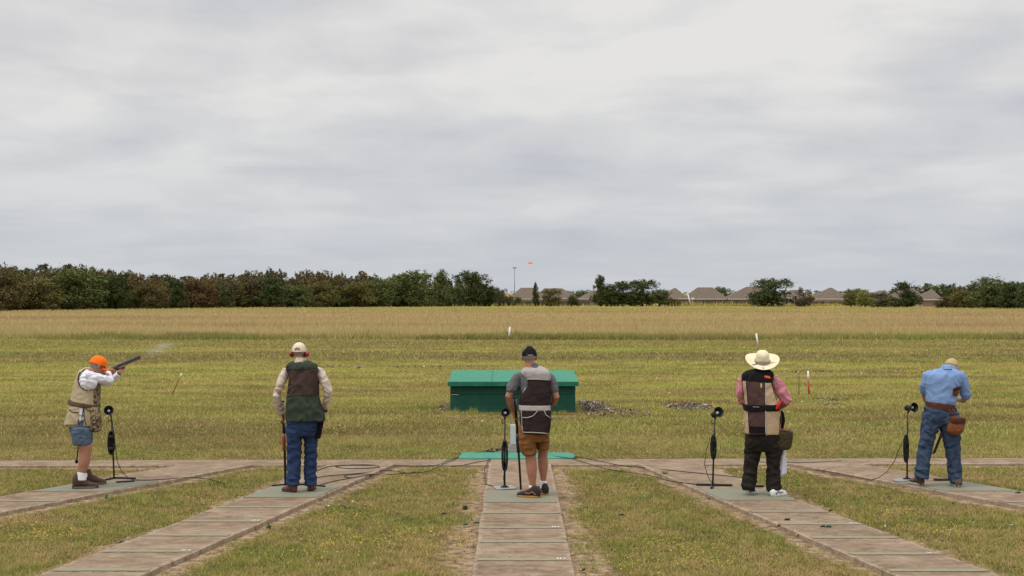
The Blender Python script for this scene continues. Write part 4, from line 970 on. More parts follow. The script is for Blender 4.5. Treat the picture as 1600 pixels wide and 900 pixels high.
cable('black cable looping round the second walkway to the junction box', [(478, 756), (486, 742), (505, 731), (535, 727), (585, 727.5), (588, 730.5), (545, 732), (525, 728.5), (560, 726), (620, 726.5), (650, 729), (685, 726), (700, 719), (725, 712), (765, 703), (797, 701)])
cable('black cable crossing the grass from the second walkway in a shallow wave', [(470, 757), (500, 745), (555, 740), (605, 735), (640, 739), (672, 735), (700, 722), (722, 714), (760, 706), (790, 703)])
cable('short slack cable coiled on the second walkway', [(500, 757), (530, 750), (570, 743), (585, 741), (570, 745), (545, 746), (540, 743), (570, 740.5), (600, 742), (650, 737.5)])
cable('cable from the junction box to the pale plate of the middle stand', [(792, 702), (764, 705), (760, 710), (767, 716), (762, 722), (757, 735), (758, 752), (764, 758), (785, 761)])
cable('long black cable running right across the fourth walkway', [(800, 703), (835, 706), (868, 709), (905, 714), (935, 720), (975, 728), (1000, 730), (1050, 735), (1100, 740), (1150, 745), (1180, 750)])
cable('cable from the right foot of the green slab to the crossed bar stand', [(802, 704), (850, 711), (895, 717), (950, 733), (1010, 742), (1045, 751), (1075, 755), (1105, 758.5)])
cable('cable lying along the cross path on the right', [(1180, 721.5), (1250, 722.5), (1290, 721.5), (1315, 720)], .0046)
cable('thin cable trailing from the first stand over the first walkway', [(205, 749.5), (230, 750), (265, 748), (300, 746), (330, 749), (352, 757)], .0046)
cable('thin lead snaking left in the grass near the middle stand', [(765, 714), (762, 719), (745, 722), (722, 727), (705, 729)], .005)
cable('cable end on the grass left of the fifth walkway', [(1361, 750), (1340, 746), (1300, 738), (1270, 734)], .0046)

# ------------------------------------------------------------------ spent shells
M_HULL = plain('green_hull', (.010, .060, .040), .5, .4); M_HULLB = plain('black_hull', (.012, .014, .014), .5, .4); M_BRASS = plain('brass_head', (.42, .30, .12), .4, .5, .8)
def hull(label, px, py, ang, up=0.0, mat=M_HULL, sc=1.0):
    g = G(px, py, .03); on = float(walk_dist(np.array([g.x]), np.array([g.y]))[0]) < 0
    z = (TOP + .012) if on else .028; g = G(px, py, z); dv = Vector((math.cos(ang) * math.cos(up), math.sin(ang) * math.cos(up), math.sin(up)))
    e_ = empty('spent_shell', g, label, 'shotgun shell', 'spent shells on the ground'); ln = .062 * sc; q = dv.to_track_quat('Z', 'Y').to_matrix()
    m_ = MB(); m_.lathe([(.0105, -ln * .3), (.0105, ln * .42), (.0115, ln * .5), (.009, ln * .5), (.009, ln * .2)], g, q, 12); m_.build('case', mat, e_)
    m_ = MB(); m_.lathe([(.0122, -ln * .52), (.0122, -ln * .49), (.0110, -ln * .48), (.0110, -ln * .29)], g, q, 12); m_.build('head', M_BRASS, e_)
hull('green spent shell standing in the grass before the man aiming, upper of two', 166, 777, .5, 1.1)
hull('green spent shell lying in the grass before the man aiming, lower of two', 172.3, 783, 1.8, .5)
hull('green spent shell on the left edge of the second walkway', 190, 846.5, .3)
hull('green shell lying right of the second walkway, left of the close pair', 534, 789.5, .2)
hull('green shell lying right of the second walkway, right of the close pair', 541, 792, 2.3)
hull('black spent shell in the grass halfway between the second and third walkways', 693, 802, .1, mat=M_HULLB)
hull('green spent shell in the grass a little left of the third walkway, nearer one', 727, 819, .15)
hull('green spent shell close to the left edge of the third walkway, farther one', 744, 816, .4)
hull('black spent shell lying at the bottom left of the grass beside the third walkway', 910, 890, .9, mat=M_HULLB)
hull('black spent shell on the fourth walkway, left of the end to end pair', 1229.5, 811, -.1, mat=M_HULLB)
hull('green spent shell on the fourth walkway, left one of the end to end pair', 1286, 821.5, .05)
hull('green spent shell on the fourth walkway, right one of the end to end pair', 1294, 822, -.25)
hull('black spent shell beside the left edge of the fourth walkway', 1215, 821, .7, mat=M_HULLB)
hull('green spent shell in the grass below the fourth walkway edge', 1247, 836, .6)
hull('green spent shell by the fifth walkway near the right edge of the picture', 1590, 769, .2)
hull('black spent shell half sunk in the grass left of the fourth walkway', 973, 804, 2.7, mat=M_HULLB)
# a weed tuft beside walkway four
def weed(label, px, py, h, seed, n=90):
    g = G(px, py, 0); r = np.random.default_rng(seed); V, T = [], []
    for _ in range(n):
        a = r.random() * 6.28; q = r.random() * h * .55; b = Vector((g.x + math.cos(a) * q * .5, g.y + math.sin(a) * q * .5, 0)); e_ = b + Vector((math.cos(a) * q, math.sin(a) * q, h * r.uniform(.4, 1))); s = Vector((-math.sin(a), math.cos(a), 0)) * .006
        V += [b - s, b + s, e_]; T += [r.random() * .4] * 3
    me = mesh_from('weed_tuft', V, [(i, i + 1, i + 2) for i in range(0, len(V), 3)], gm2, False); at = me.attributes.new('tint', 'FLOAT', 'POINT'); at.data.foreach_set('value', T); tag(recentre(link('weed_tuft', me)), label, 'weed')
gm2 = attr_ramp('weed_leaf', 'tint', [(0, (.07, .12, .03)), (1, (.20, .24, .06))])
weed('green weed tuft at the left edge of the fourth walkway near the cross path', 1038, 746, .11, 4)
weed('small green weed by the cable at the left end of the fourth walkway', 931, 722, .06, 5)
weed('green weed tuft in the grass at the left edge of the third walkway', 727, 796, .07, 6)
weed('green weed tuft in the grass near the bottom right of the second walkway', 420, 826, .06, 7)
shards([((a, b), 1.3, 1.3, .0) for a, b in ((-3.4, 17.6), (-1.5, 16.5), (-1.2, 13.6), (1.6, 16.8), (1.5, 13.5), (4.2, 16.2), (5.0, 14.0), (-5.0, 14.6), (-5.4, 19.0), (3.6, 18.8), (0.5, 24), (-4, 25), (5, 25))], 520, 'dark bits of leaf and broken clay scattered thinly through the near turf', 77, .022)
# ================================================================== people
def skin_mat(name, c):
    m, nt, b = newmat(name, 0.55, 0.35); tcn = nd(nt, 'ShaderNodeTexCoord'); ob = tcn.outputs['Object']
    n = tnoise(nt, ob, 18, 4, 0.6); n2 = tnoise(nt, ob, 120, 2, 0.5)
    nt.links.new(rampf(nt, math_(nt, 'ADD', math_(nt, 'MULTIPLY', n, .75), math_(nt, 'MULTIPLY', n2, .25)), [(0.3, tuple(x * .78 for x in c)), (0.7, tuple(x * 1.15 for x in c))]), b.inputs['Base Color'])
    b.inputs['Subsurface Weight'].default_value = 0.0; bump(nt, b, n2, .2, .003); return m
SK1 = skin_mat('tanned_skin', (0.38, 0.185, 0.118)); SK2 = skin_mat('fair_skin', (0.50, 0.26, 0.18)); SK3 = skin_mat('ruddy_skin', (0.37, 0.165, 0.108))
HAIRG = cloth('grey_hair', (0.30, 0.27, 0.25), .35, .7, 60, 300, .6); HAIRW = cloth('white_hair', (0.58, 0.56, 0.53), .2, .7, 60, 300, .6)
EYEW = plain('eye_white', (.7, .68, .64), .25, .5); EYED = plain('eye_iris', (.05, .04, .03), .2, .5)
M_LENS = plain('dark_lens', (.03, .03, .035), .15, .6); M_WOOD = plain('walnut_stock', (.16, .055, .022), .4, .4, var=.35, scale=18); M_WOODR = plain('red_walnut', (.22, .050, .018), .38, .45, var=.35, scale=18)
M_GUN = plain('blued_steel', (.030, .031, .034), .38, .5, .6); M_SILV = plain('bright_receiver', (.40, .40, .40), .35, .5, .8); M_PAD = plain('black_recoil_pad', (.02, .015, .013), .85, .2); M_REDPAD = plain('red_recoil_pad', (.50, .012, .02), .6, .3)

class Ctx:
    def __init__(s, ox, oy, sc, d): s.ox, s.oy, s.sc, s.d = ox, oy, sc, d; s.k = d / (F * sc)
    def P(s, cx, cy, dy=0.0):
        dd = s.d + dy; return Vector((gx(s.ox + cx / s.sc, dd), dd, zz(s.oy + cy / s.sc, dd)))
    def px(s, v):      # world point back to enlarged-photo pixels, used to place seams on a garment
        return ((800 + F * v[0] / v[1]) - s.ox) * s.sc, ((HZ + F * (CAMH - v[2]) / v[1]) - s.oy) * s.sc
def slices(m, C, rows, p=2.4, n=28, dy=0.0):
    """horizontal superellipse slices (cy, xl, xr, depth m, extra dy) lofted into a closed form"""
    rings = []
    rows = [tuple(r) + (0.0,) * (5 - len(r)) for r in rows]
    def ring(cy, xl, xr, dep, ddy, f=1.0, dz=0.0):
        a, b = C.P(xl, cy, dy + ddy), C.P(xr, cy, dy + ddy); c = (a + b) / 2; rx = (b.x - a.x) / 2 * f; ry = dep / 2 * f; o = []
        for i in range(n):
            t = 2 * math.pi * i / n; ct, st = math.cos(t), math.sin(t)
            o.append(Vector((c.x + rx * math.copysign(abs(ct) ** (2 / p), ct), c.y + ry * math.copysign(abs(st) ** (2 / p), st), c.z + dz)))
        return o
    # densify smoothly
    R_ = []
    for i in range(len(rows) - 1):
        a, b, c, e = rows[max(i - 1, 0)], rows[i], rows[i + 1], rows[min(i + 2, len(rows) - 1)]
        for j in range(4):
            t = j / 4; R_.append(tuple(.5 * ((2 * B) + (C_ - A) * t + (2 * A - 5 * B + 4 * C_ - E) * t * t + (3 * B - A - 3 * C_ + E) * t ** 3) for A, B, C_, E in zip(a, b, c, e)))
    R_.append(rows[-1])
    rings.append(ring(*R_[0], f=.72, dz=.010))
    for r in R_: rings.append(ring(*r))
    rings.append(ring(*R_[-1], f=.85, dz=-.006))
    m.rings(rings, True)
def remesh(m, name, mats, voxel=0.008, sm=4, wr=0.0, wf=(9, 9, 14), seed=0, zone=None, C=None, folds=None):
    """join the overlapping forms of a MB into one continuous skin, relax it and crease it"""
    me = m.mesh(name + '_src', None); o = bpy.data.objects.new('tmp', me); COL.objects.link(o)
    md = o.modifiers.new('r', 'REMESH'); md.mode = 'VOXEL'; md.voxel_size = voxel
    if sm: ms = o.modifiers.new('s', 'SMOOTH'); ms.iterations = sm; ms.factor = 0.5
    dg = bpy.context.evaluated_depsgraph_get(); out = bpy.data.meshes.new_from_object(o.evaluated_get(dg)); out.name = name
    bpy.data.objects.remove(o); bpy.data.meshes.remove(me)
    out.materials.clear()
    for mm in (mats if isinstance(mats, (list, tuple)) else [mats]): out.materials.append(mm)
    n = len(out.vertices)
    if wr or folds:
        co = np.empty(n * 3); out.vertices.foreach_get('co', co); co = co.reshape(-1, 3); no = np.empty(n * 3); out.vertices.foreach_get('normal', no); no = no.reshape(-1, 3)
        d = np.zeros(n); sv = Vector((seed * 3.7, seed * 1.3, seed * 2.1))
        for i in range(n):
            p = Vector((co[i, 0] * wf[0], co[i, 1] * wf[1], co[i, 2] * wf[2])) + sv; w_ = Vector((noise.noise(p * .5), 0, noise.noise(p * .5 + Vector((7, 7, 7))))) * 1.2
            a = 1 - abs(noise.noise(p + w_)) * 2.2; a2 = noise.noise(p * 2.3 + w_); d[i] = wr * 1.35 * ((a - .35) + .35 * a2)
            if folds:
                for (c, rad, amp, fr, axis) in folds:
                    dd = (Vector(co[i]) - c).length
                    if dd < rad: d[i] += amp * (1 - dd / rad) * math.sin((co[i, 2] * axis[2] + co[i, 0] * axis[0]) * fr + 2 * noise.noise(Vector(co[i]) * 9))
        co += no * d[:, None]; out.vertices.foreach_set('co', co.ravel())
    if zone:
        mi = np.zeros(len(out.polygons), dtype=np.int32)
        for p in out.polygons: c = p.center; mi[p.index] = zone(*C.px(c), c)
        out.polygons.foreach_set('material_index', mi)
    out.polygons.foreach_set('use_smooth', np.ones(len(out.polygons), dtype=bool)); out.update(); return out
def bvh_of(me):
    return BVHTree.FromPolygons([v.co.copy() for v in me.vertices], [tuple(p.vertices) for p in me.polygons])
CAMP = Vector((0, 0, CAMH))
def drape(C, bvh, pts, off=.004, step=6):
    """lay a line of enlarged-photo points on a garment"""
    out = []
    for (a, b), (c, d) in zip(pts, pts[1:]):
        for j in range(step):
            t = j / step; tgt = C.P(a + (c - a) * t, b + (d - b) * t); dr = (tgt - CAMP).normalized(); h = bvh.ray_cast(CAMP, dr)
            if h[0] is not None: out.append(h[0] + h[1] * off if h[1].dot(dr) < 0 else h[0] - dr * off)
    tgt = C.P(*pts[-1]); dr = (tgt - CAMP).normalized(); h = bvh.ray_cast(CAMP, dr)
    if h[0] is not None: out.append(h[0] - dr * off)
    return out
def piping(C, bvh, lines, w, name, mat, parent):
    for pts in lines:
        q = drape(C, bvh, pts)
        if len(q) > 2: m = MB(); m.tube(q, w / 2, 6); m.build(name, mat, parent)
def patch_on(C, bvh, poly, name, mat, parent, n=6, off=.004):
    """a small flat badge following the cloth: grid inside a quad of 4 enlarged-photo points"""
    a, b, c, d = [Vector((x, y, 0)) for x, y in poly]; v, f = [], []
    for j in range(n + 1):
        for i in range(n + 1):
            u_, w_ = i / n, j / n; p = a * (1 - u_) * (1 - w_) + b * u_ * (1 - w_) + c * u_ * w_ + d * (1 - u_) * w_
            q = drape(C, bvh, [(p.x, p.y), (p.x + .01, p.y)], off, 1); v.append(q[0] if q else C.P(p.x, p.y))
    for j in range(n):
        for i in range(n): q = j * (n + 1) + i; f.append((q, q + 1, q + n + 2, q + n + 1))
    return link(name, mesh_from(name, v, f, mat), parent)

def head_frame(yaw, pitch, roll=0.0):     # yaw to the right, pitch down
    return (Matrix.Rotation(-R(yaw), 3, 'Z') @ Matrix.Rotation(-R(pitch), 3, 'X') @ Matrix.Rotation(R(roll), 3, 'Y'))
def add_head(m, c, Q, neck_base, s=1.0, neck_r=.060):
    c = Vector(c); A = lambda v, r, M=None: m.ell(c + Q @ (Vector(v) * s), [q * s for q in r], Q if M is None else Q @ M)
    A((0, -.008, .022), (.078, .097, .092)); A((0, .020, -.035), (.064, .074, .075)); A((0, .052, -.080), (.040, .036, .032))      # skull, face, chin
    A((0, .088, -.030), (.013, .020, .028)); A((0, .100, -.042), (.015, .013, .012))                                          # nose
    A((0, .078, .012), (.052, .016, .010)); A((0, .082, -.066), (.026, .010, .006)); A((0, .080, -.077), (.022, .010, .006))     # brow, lips
    for x in (-1, 1):
        A((x * .040, .062, -.030), (.022, .024, .022)); A((x * .081, -.004, -.022), (.012, .022, .036)); A((x * .090, -.014, -.014), (.007, .016, .026))
    nb = Vector(neck_base); m.tube([nb, nb.lerp(c + Q @ Vector((0, -.012, -.06)) * s, .55), c + Q @ Vector((0, -.010, -.055)) * s], [neck_r * 1.12, neck_r * .92, neck_r * .84], 16)
def eyes(parent, c, Q, s=1.0, glasses=False):
    for x in (-1, 1):
        m = MB(); m.ell(Vector(c) + Q @ (Vector((x * .031, .074, -.010)) * s), [.0125 * s] * 3, Q); e_ = m.build('eye', EYEW, parent)
        m = MB(); m.ell(Vector(c) + Q @ (Vector((x * .031, .083, -.010)) * s), [.006 * s] * 3, Q); m.build('iris', EYED, e_)
    if glasses:
        m = MB()
        for x in (-1, 1):
            ring = [Vector(c) + Q @ (Vector((x * .033 + .024 * math.cos(t), .100 - .012 * abs(math.cos(t)), -.012 + .018 * math.sin(t))) * s) for t in [2 * math.pi * i / 14 for i in range(15)]]
            m.tube(ring, .0018, 5); m.tube([Vector(c) + Q @ (Vector(v) * s) for v in ((x * .058, .088, -.008), (x * .083, .05, -.006), (x * .090, -.01, -.010))], .002, 5)
        m.build('glasses', M_BLKM, parent)
def hair(parent, c, Q, mat, s=1.0, z0=-.075, z1=.035, front=.02, thick=.007, mustache=False):
    """short back and sides: a shell over the back of the skull"""
    m = MB(); c = Vector(c); nu, nv = 44, 30; V = {}; v, f = [], []
    def pt(i, j, t):
        ph = math.pi * j / nv; a = 2 * math.pi * i / nu; x, y, z = math.sin(ph) * math.cos(a), math.sin(ph) * math.sin(a), math.cos(ph)
        rz = .100 if z > 0 else .092; p = Vector((x * (.079 + t), -.009 + y * (.0985 + t), .018 + z * (rz + t)))
        if p.z < 0: p.x *= 1 - .9 * (-p.z) * 1.4; p.y += (-p.z) * .18
        return p
    for t in (0, thick):
        for j in range(1, nv):
            for i in range(nu):
                jit = thick * .35 * noise.noise(Vector((i * 1.3, j * 1.1, t * 50))); V[(t, j, i)] = len(v); v.append(c + Q @ (pt(i, j, t + jit) * s))
    keep = set()
    for j in range(1, nv - 1):
        for i in range(nu):
            p = pt(i + .5, j + .5, 0); lim = front - max(0, (-p.z - .0)) * .55
            if z0 + .012 * math.cos(i * .9) < p.z < z1 and p.y < lim: keep.add((j, i))
    for (j, i) in keep:
        k = (i + 1) % nu; a, b, c_, d = (j, i), (j, k), (j + 1, k), (j + 1, i); g = lambda t, q: V[(t,) + q]
        f.append((g(thick, a), g(thick, d), g(thick, c_), g(thick, b))); f.append((g(0, a), g(0, b), g(0, c_), g(0, d)))
        for (nj, ni, e0, e1) in ((j - 1, i, a, b), (j + 1, i, c_, d), (j, (i - 1) % nu, d, a), (j, k, b, c_)):
            if (nj, ni) not in keep: f.append((g(0, e0), g(thick, e0), g(thick, e1), g(0, e1)))
    used = sorted({q for F_ in f for q in F_}); mp = {q: n_ for n_, q in enumerate(used)}
    return link('hair', mesh_from('hair', [v[q] for q in used], [tuple(mp[q] for q in F_) for F_ in f], mat), parent)
def cap(parent, c, Q, mat, brimmat=None, opening=True, s=1.0, label=None, band=None, logo=None):
    """baseball cap: six-panel dome, button, curved peak and the arched opening over the strap behind"""
    c = Vector(c); m = MB(); nu, nv = 48, 16; v, f = [], []
    def pt(a, t, th):       # t 0 top .. 1 rim
        ph = t * math.pi * .5; r_ = math.sin(ph) ** .92; z = math.cos(ph) ** .9 if ph < math.pi / 2 - 1e-6 else 0
        seam = -.0015 * (abs(math.cos(3 * a)) > .985) * (t < .97)
        return Vector(((.087 + th + seam) * r_ * math.cos(a), -.006 + (.108 + th + seam) * r_ * math.sin(a), .006 - .016 * (1 - math.sin(a)) * .5 * t + (.112 + th) * z))
    def inopen(a, t):
        if not opening: return False
        da = (a - 1.5 * math.pi); return t > .72 and t < .93 and (abs(da) / .40) ** 2 + ((.93 - t) / .24) ** 2 < 1
    idx = {}
    for th in (0, .004):
        for j in range(nv + 1):
            for i in range(nu): idx[(th, j, i)] = len(v); v.append(c + Q @ (pt(2 * math.pi * i / nu, j / nv, th) * s))
    keep = {(j, i) for j in range(nv) for i in range(nu) if not inopen(2 * math.pi * (i + .5) / nu, (j + .5) / nv)}
    for (j, i) in keep:
        k = (i + 1) % nu; g = lambda t, q: idx[(t,) + q]; a, b, c_, d = (j, i), (j, k), (j + 1, k), (j + 1, i)
        f.append((g(.004, a), g(.004, d), g(.004, c_), g(.004, b))); f.append((g(0, a), g(0, b), g(0, c_), g(0, d)))
        for (nj, ni, e0, e1) in ((j - 1, i, a, b), (j + 1, i, c_, d), (j, (i - 1) % nu, d, a), (j, k, b, c_)):
            if (nj, ni) not in keep and nj >= 0: f.append((g(0, e0), g(.004, e0), g(.004, e1), g(0, e1)))
    me = mesh_from('cap', v, f, mat); o = link('cap', me, parent)
    if label: o['label'] = label
    v, f = [], []; n, q = 18, 8
    for th in (0, .003):
        for j in range(q + 1):
            for i in range(n + 1):
                a = math.pi * (.5 - .36 + .72 * i / n); u_ = (i / n - .5) * 2; ext = .072 * (j / q) * (1 - abs(u_) ** 2.6)
                x = .089 * math.cos(a); y = -.006 + .110 * math.sin(a) + ext; z = -.002 - .020 * (1 - math.sin(a)) - .022 * u_ * u_ * (j / q) * 1.0 - .010 * (j / q) + th
                v.append(c + Q @ (Vector((x, y, z)) * s))
    w = (n + 1) * (q + 1)
    for j in range(q):
        for i in range(n): a = j * (n + 1) + i; f += [(a, a + 1, a + n + 2, a + n + 1), (w + a, w + a + n + 1, w + a + n + 2, w + a + 1)]
    for i in range(n): a = q * (n + 1) + i; f.append((a, a + 1, w + a + 1, w + a))
    link('brim', mesh_from('brim', v, f, brimmat or mat), o)
    m = MB(); m.ell(c + Q @ (Vector((0, -.006, .118)) * s), (.009, .009, .005), Q, 10, 6); m.build('button', brimmat or mat, o); return o
def finger(m, base, dirv, palm, lens, rads, bends):
    p = Vector(base); d = Vector(dirv).normalized(); ax = d.cross(Vector(palm)).normalized(); pts = [p - d * .012, p.copy()]; rr = [rads[0], rads[0]]
    for ln, b, r_ in zip(lens, bends, rads[1:]):
        d = Matrix.Rotation(R(b), 3, ax) @ d; p = p + d * ln; pts.append(p.copy()); rr.append(r_)
    m.capsule(pts, rr, 8)
def add_hand(m, wrist, dirv, palm, thumb_side, curl=25, s=1.0):
    """palm, four unequal fingers bent at three joints and a thumb leaving the side near the wrist; dirv wrist to knuckles, palm = where the palm looks"""
    w = Vector(wrist); d = Vector(dirv).normalized(); pn = Vector(palm); pn = (pn - d * pn.dot(d)).normalized(); sd_ = Vector(thumb_side); sd_ = (sd_ - d * sd_.dot(d) - pn * sd_.dot(pn)).normalized()
    rings = []
    for t, hw, ht in ((-.02, .026, .020), (.0, .027, .019), (.03, .036, .017), (.065, .042, .015), (.088, .040, .012), (.096, .034, .008)):
        c = w + d * t * s; rings.append([c + sd_ * (hw * s * math.cos(a)) + pn * (ht * s * math.sin(a)) for a in [2 * math.pi * i / 14 for i in range(14)]])
    m.rings(rings)
    for q, L0, r_ in ((.029, .040, .0088), (.0095, .045, .0090), (-.0105, .041, .0086), (-.030, .032, .0076)):
        b = w + d * .086 * s + sd_ * q * s; finger(m, b, d + sd_ * q * 1.2, pn, [L0 * s, L0 * .62 * s, L0 * .52 * s], [r_ * s, r_ * .97 * s, r_ * .88 * s, r_ * .78 * s], [curl, curl * 1.3, curl * .9])
    b = w + d * .022 * s + sd_ * .028 * s; finger(m, b, d * .75 + sd_ * .8 + pn * .25, pn, [.036 * s, .030 * s, .024 * s], [.0125 * s, .0115 * s, .010 * s, .0085 * s], [-curl * .1, curl * .5, curl * .6])
def shoe(parent, heel, toe, mats, name='shoe', w=.100, h=.085, ankle=1.0, label=None, chunky=1.0, hs=.11):
    """upper, sole and opening collar, from heel point to toe point on the ground"""
    A, B = Vector(heel), Vector(toe); d = (B - A); d.z = 0; ln = d.length; d.normalize(); n_ = Vector((-d.y, d.x, 0)); z0 = A.z
    m = MB(); rings = []
    for t, ww, hh in ((t_, w_, h_ * (ankle if t_ <= .31 else 1)) for t_, w_, h_ in ((0.0, .42, .60), (.03, .62, .86), (.14, .76, 1.12), (.30, .78, 1.16), (.42, .82, .98), (.56, .93, .78), (.72, 1.0, .62), (.88, .86, .50), (.97, .58, .38), (1.0, .34, .28))):
        c = A + d * (ln * t); ring = []
        for i in range(18):
            a = 2 * math.pi * i / 18; ca, sa = math.cos(a), math.sin(a); x = math.copysign(abs(ca) ** .8, ca) * w / 2 * ww; z = (math.copysign(abs(sa) ** .8, sa) * .5 + .5) * h * hh + .012
            ring.append(Vector((c.x, c.y, z0)) + n_ * x * (1 - .25 * max(sa, 0) * (t > .25)) + Vector((0, 0, z)))
        rings.append(ring)
    m.rings(rings); up = m.build(name, mats[0], parent)
    if label: up['label'] = label
    m = MB(); P = []
    for i in range(28):
        a = 2 * math.pi * i / 28; t = .5 - .5 * math.cos(a); sgn_ = math.sin(a); ww = np.interp(t, [0, .12, .32, .5, .72, .9, 1], [0.0, .72, .78, .80, 1.04, .80, 0.0])
        P.append(A + d * (ln * (t * 1.04 - .02)) + n_ * (math.copysign(1, sgn_) * w / 2 * ww * 1.04 if abs(sgn_) > 1e-6 else 0))
    th = .026 * chunky; rings = [[Vector((p.x, p.y, z0 + z)) for p in P] for z in (.002, th * .55, th)]
    m.rings(rings); m.build('sole', mats[1], up)
    if len(mats) > 2:
        m = MB()
        for i, t in enumerate((.40, .47, .54, .61)):
            zt = h * np.interp(t, [.30, .42, .56, .72], [1.16, .98, .78, .62]) + .014; c = A + d * ln * t; hwid = w * .26
            m.tube([c - n_ * hwid + Vector((0, 0, zt - .012)), c + Vector((0, 0, zt + .004)), c + n_ * hwid + Vector((0, 0, zt - .012))], .0045, 6)
        for sg in (-1, 1):
            m.tube([A + d * ln * t + n_ * (sg * w * .5 * q) + Vector((0, 0, h * hh)) for t, q, hh in ((.12, .80, .35), (.30, .80, .70), (.45, .84, .45), (.60, .95, .60))], .006, 6)
        m.build('laces', mats[2], up)
    return up
def shotgun(label, butt, muzzle, up, wood=M_WOOD, rec=M_GUN, pad=M_PAD, ln=None, group='break action shotguns carried by the shooters'):
    """over-under: pad, stock with grip, receiver, fore-end, two stacked barrels, rib, guard and trigger"""
    A, B = Vector(butt), Vector(muzzle); x = (B - A); L0 = ln or x.length; x.normalize(); u_ = Vector(up); z = (u_ - x * u_.dot(x)).normalized(); y = z.cross(x)
    e_ = empty('shotgun', A, label, 'shotgun', group); Mx = Matrix((x, y, z)).transposed(); k = L0 / 1.22
    T = lambda px, py, pz: A + Mx @ Vector((px * k, py, pz))
    def loft(rows, n=14, p=1.0):
        m = MB(); m.rings([[T(px, w_ / 2 * math.cos(a), zc_ + h_ / 2 * math.sin(a)) for a in [2 * math.pi * i / n for i in range(n)]] for px, w_, h_, zc_ in rows]); return m
    loft([(0, .036, .118, -.045), (.006, .042, .130, -.046), (.022, .043, .132, -.046)]).build('recoil_pad', pad, e_)
    loft([(.0225, .042, .130, -.046), (.12, .042, .098, -.034), (.25, .036, .066, -.028), (.30, .032, .050, -.024), (.335, .034, .050, -.020), (.37, .036, .056, -.010)]).build('stock', wood, e_)
    loft([(.315, .024, .040, -.045), (.33, .028, .060, -.065), (.30, .028, .050, -.085), (.295, .020, .03, -.10)]).build('grip', wood, e_)
    loft([(.371, .034, .056, -.008), (.385, .038, .062, -.004), (.47, .040, .062, -.002), (.485, .038, .056, 0)]).build('receiver', rec, e_)
    loft([(.486, .040, .044, -.022), (.56, .044, .046, -.024), (.68, .042, .040, -.022), (.735, .034, .028, -.018)]).build('fore_end', wood, e_)
    for zc_ in (.013, -.009):
        m = MB(); m.tube([T(.480, 0, zc_), T(.62, 0, zc_), T(1.22, 0, zc_)], [.0130, .0118, .0110], 12); m.build('barrel', M_GUN, e_)
    m = MB(); P = [T(a, b, c) for a in (.49, 1.215) for b, c in ((-.004, .0255), (.004, .0255), (.004, .029), (-.004, .029))]; m.add(P, [(0, 1, 2, 3), (7, 6, 5, 4), (0, 4, 5, 1), (1, 5, 6, 2), (2, 6, 7, 3), (3, 7, 4, 0)]); m.build('rib', M_GUN, e_, smooth=False)
    m = MB(); m.tube([T(.365, 0, -.036), T(.375, 0, -.062), T(.41, 0, -.068), T(.445, 0, -.055), T(.452, 0, -.034)], .003, 6); gd = m.build('trigger_guard', M_GUN, e_)
    m = MB(); m.tube([T(.40, 0, -.034), T(.405, 0, -.046), T(.400, 0, -.056)], .003, 6); m.build('trigger', M_SILV, gd)
    return e_
def person(loc, label): return empty('person', loc, label, 'person', 'trap shooters at the five stations')
def arm(m, pts, rads, n=16): m.capsule(pts, rads, n)
def shrink(rows, px, dep): return [(r[0], r[1] + px, r[2] - px, r[3] - dep) + tuple(r[4:]) for r in rows]
def pouch(name, label, C, pts_rows, mat, dy, cat='pouch', flap=None, strap=None, strapmat=None, depth_=.10, lid=None):
    m = MB(); slices(m, C, [(r[0], r[1], r[2], depth_ * r[3]) for r in pts_rows], p=3.4, dy=dy)
    me = remesh(m, 'bag', mat, .006, 3, .003, (14, 14, 14), seed=int(pts_rows[0][0])); b_ = C.P((pts_rows[-1][1] + pts_rows[-1][2]) / 2, pts_rows[-1][0], dy)
    e_ = empty(name, b_, label, cat, 'shell bags and pouches worn at the hip'); link('bag', me, e_)
    if strap:
        m = MB()
        for s_ in strap: m.tube([C.P(*q) for q in s_], .011, 8, flat=.4)
        m.build('strap', strapmat or mat, e_)
    if lid:
        bv = bvh_of(me) if False else None
        m = MB(); slices(m, C, [(r[0], r[1], r[2], depth_ * 1.12 * r[3]) for r in lid], p=3.4, dy=dy - .004); link('flap', remesh(m, 'flap', strapmat or mat, .006, 3), e_)
    return e_

# ---- garments' cloth
C_KHAKI = cloth('khaki_vest_cloth', (.40, .325, .205), .12); C_CAMO = None
def camo():
    m, nt, b = newmat('camouflage_cloth', .92, .1); tcn = nd(nt, 'ShaderNodeTexCoord'); n = tnoise(nt, tcn.outputs['Object'], 26, 3, .6); c = rampf(nt, n, [(.38, (.06, .045, .028)), (.47, (.20, .15, .09)), (.55, (.34, .27, .17)), (.62, (.12, .10, .05))])
    for q in nt.nodes:
        if q.type == 'VALTORGB': q.color_ramp.interpolation = 'CONSTANT'
    nt.links.new(c, b.inputs['Base Color']); return m
C_CAMO = camo(); C_CAMOD = cloth('dark_camo_cloth', (.13, .105, .065), .5, scale=30)
C_WHITE = cloth('white_knit', (.72, .71, .76), .05); C_BRN = cloth('dark_brown_trim', (.060, .035, .028), .2); C_BELTB = cloth('brown_webbing', (.115, .072, .045), .3)
C_DENIML = cloth('light_denim', (.080, .112, .160), .28, scale=14); C_DENIM = cloth('blue_denim', (.026, .044, .102), .25, scale=10); C_DENIMW = cloth('washed_denim', (.042, .064, .108), .38, scale=9)
C_GREEN = cloth('forest_green_cloth', (.038, .050, .036), .18); C_MESH = cloth('brown_mesh', (.064, .040, .034), .25, scale=7, weave=300); C_CREAM = cloth('cream_cotton', (.56, .47, .385), .08)
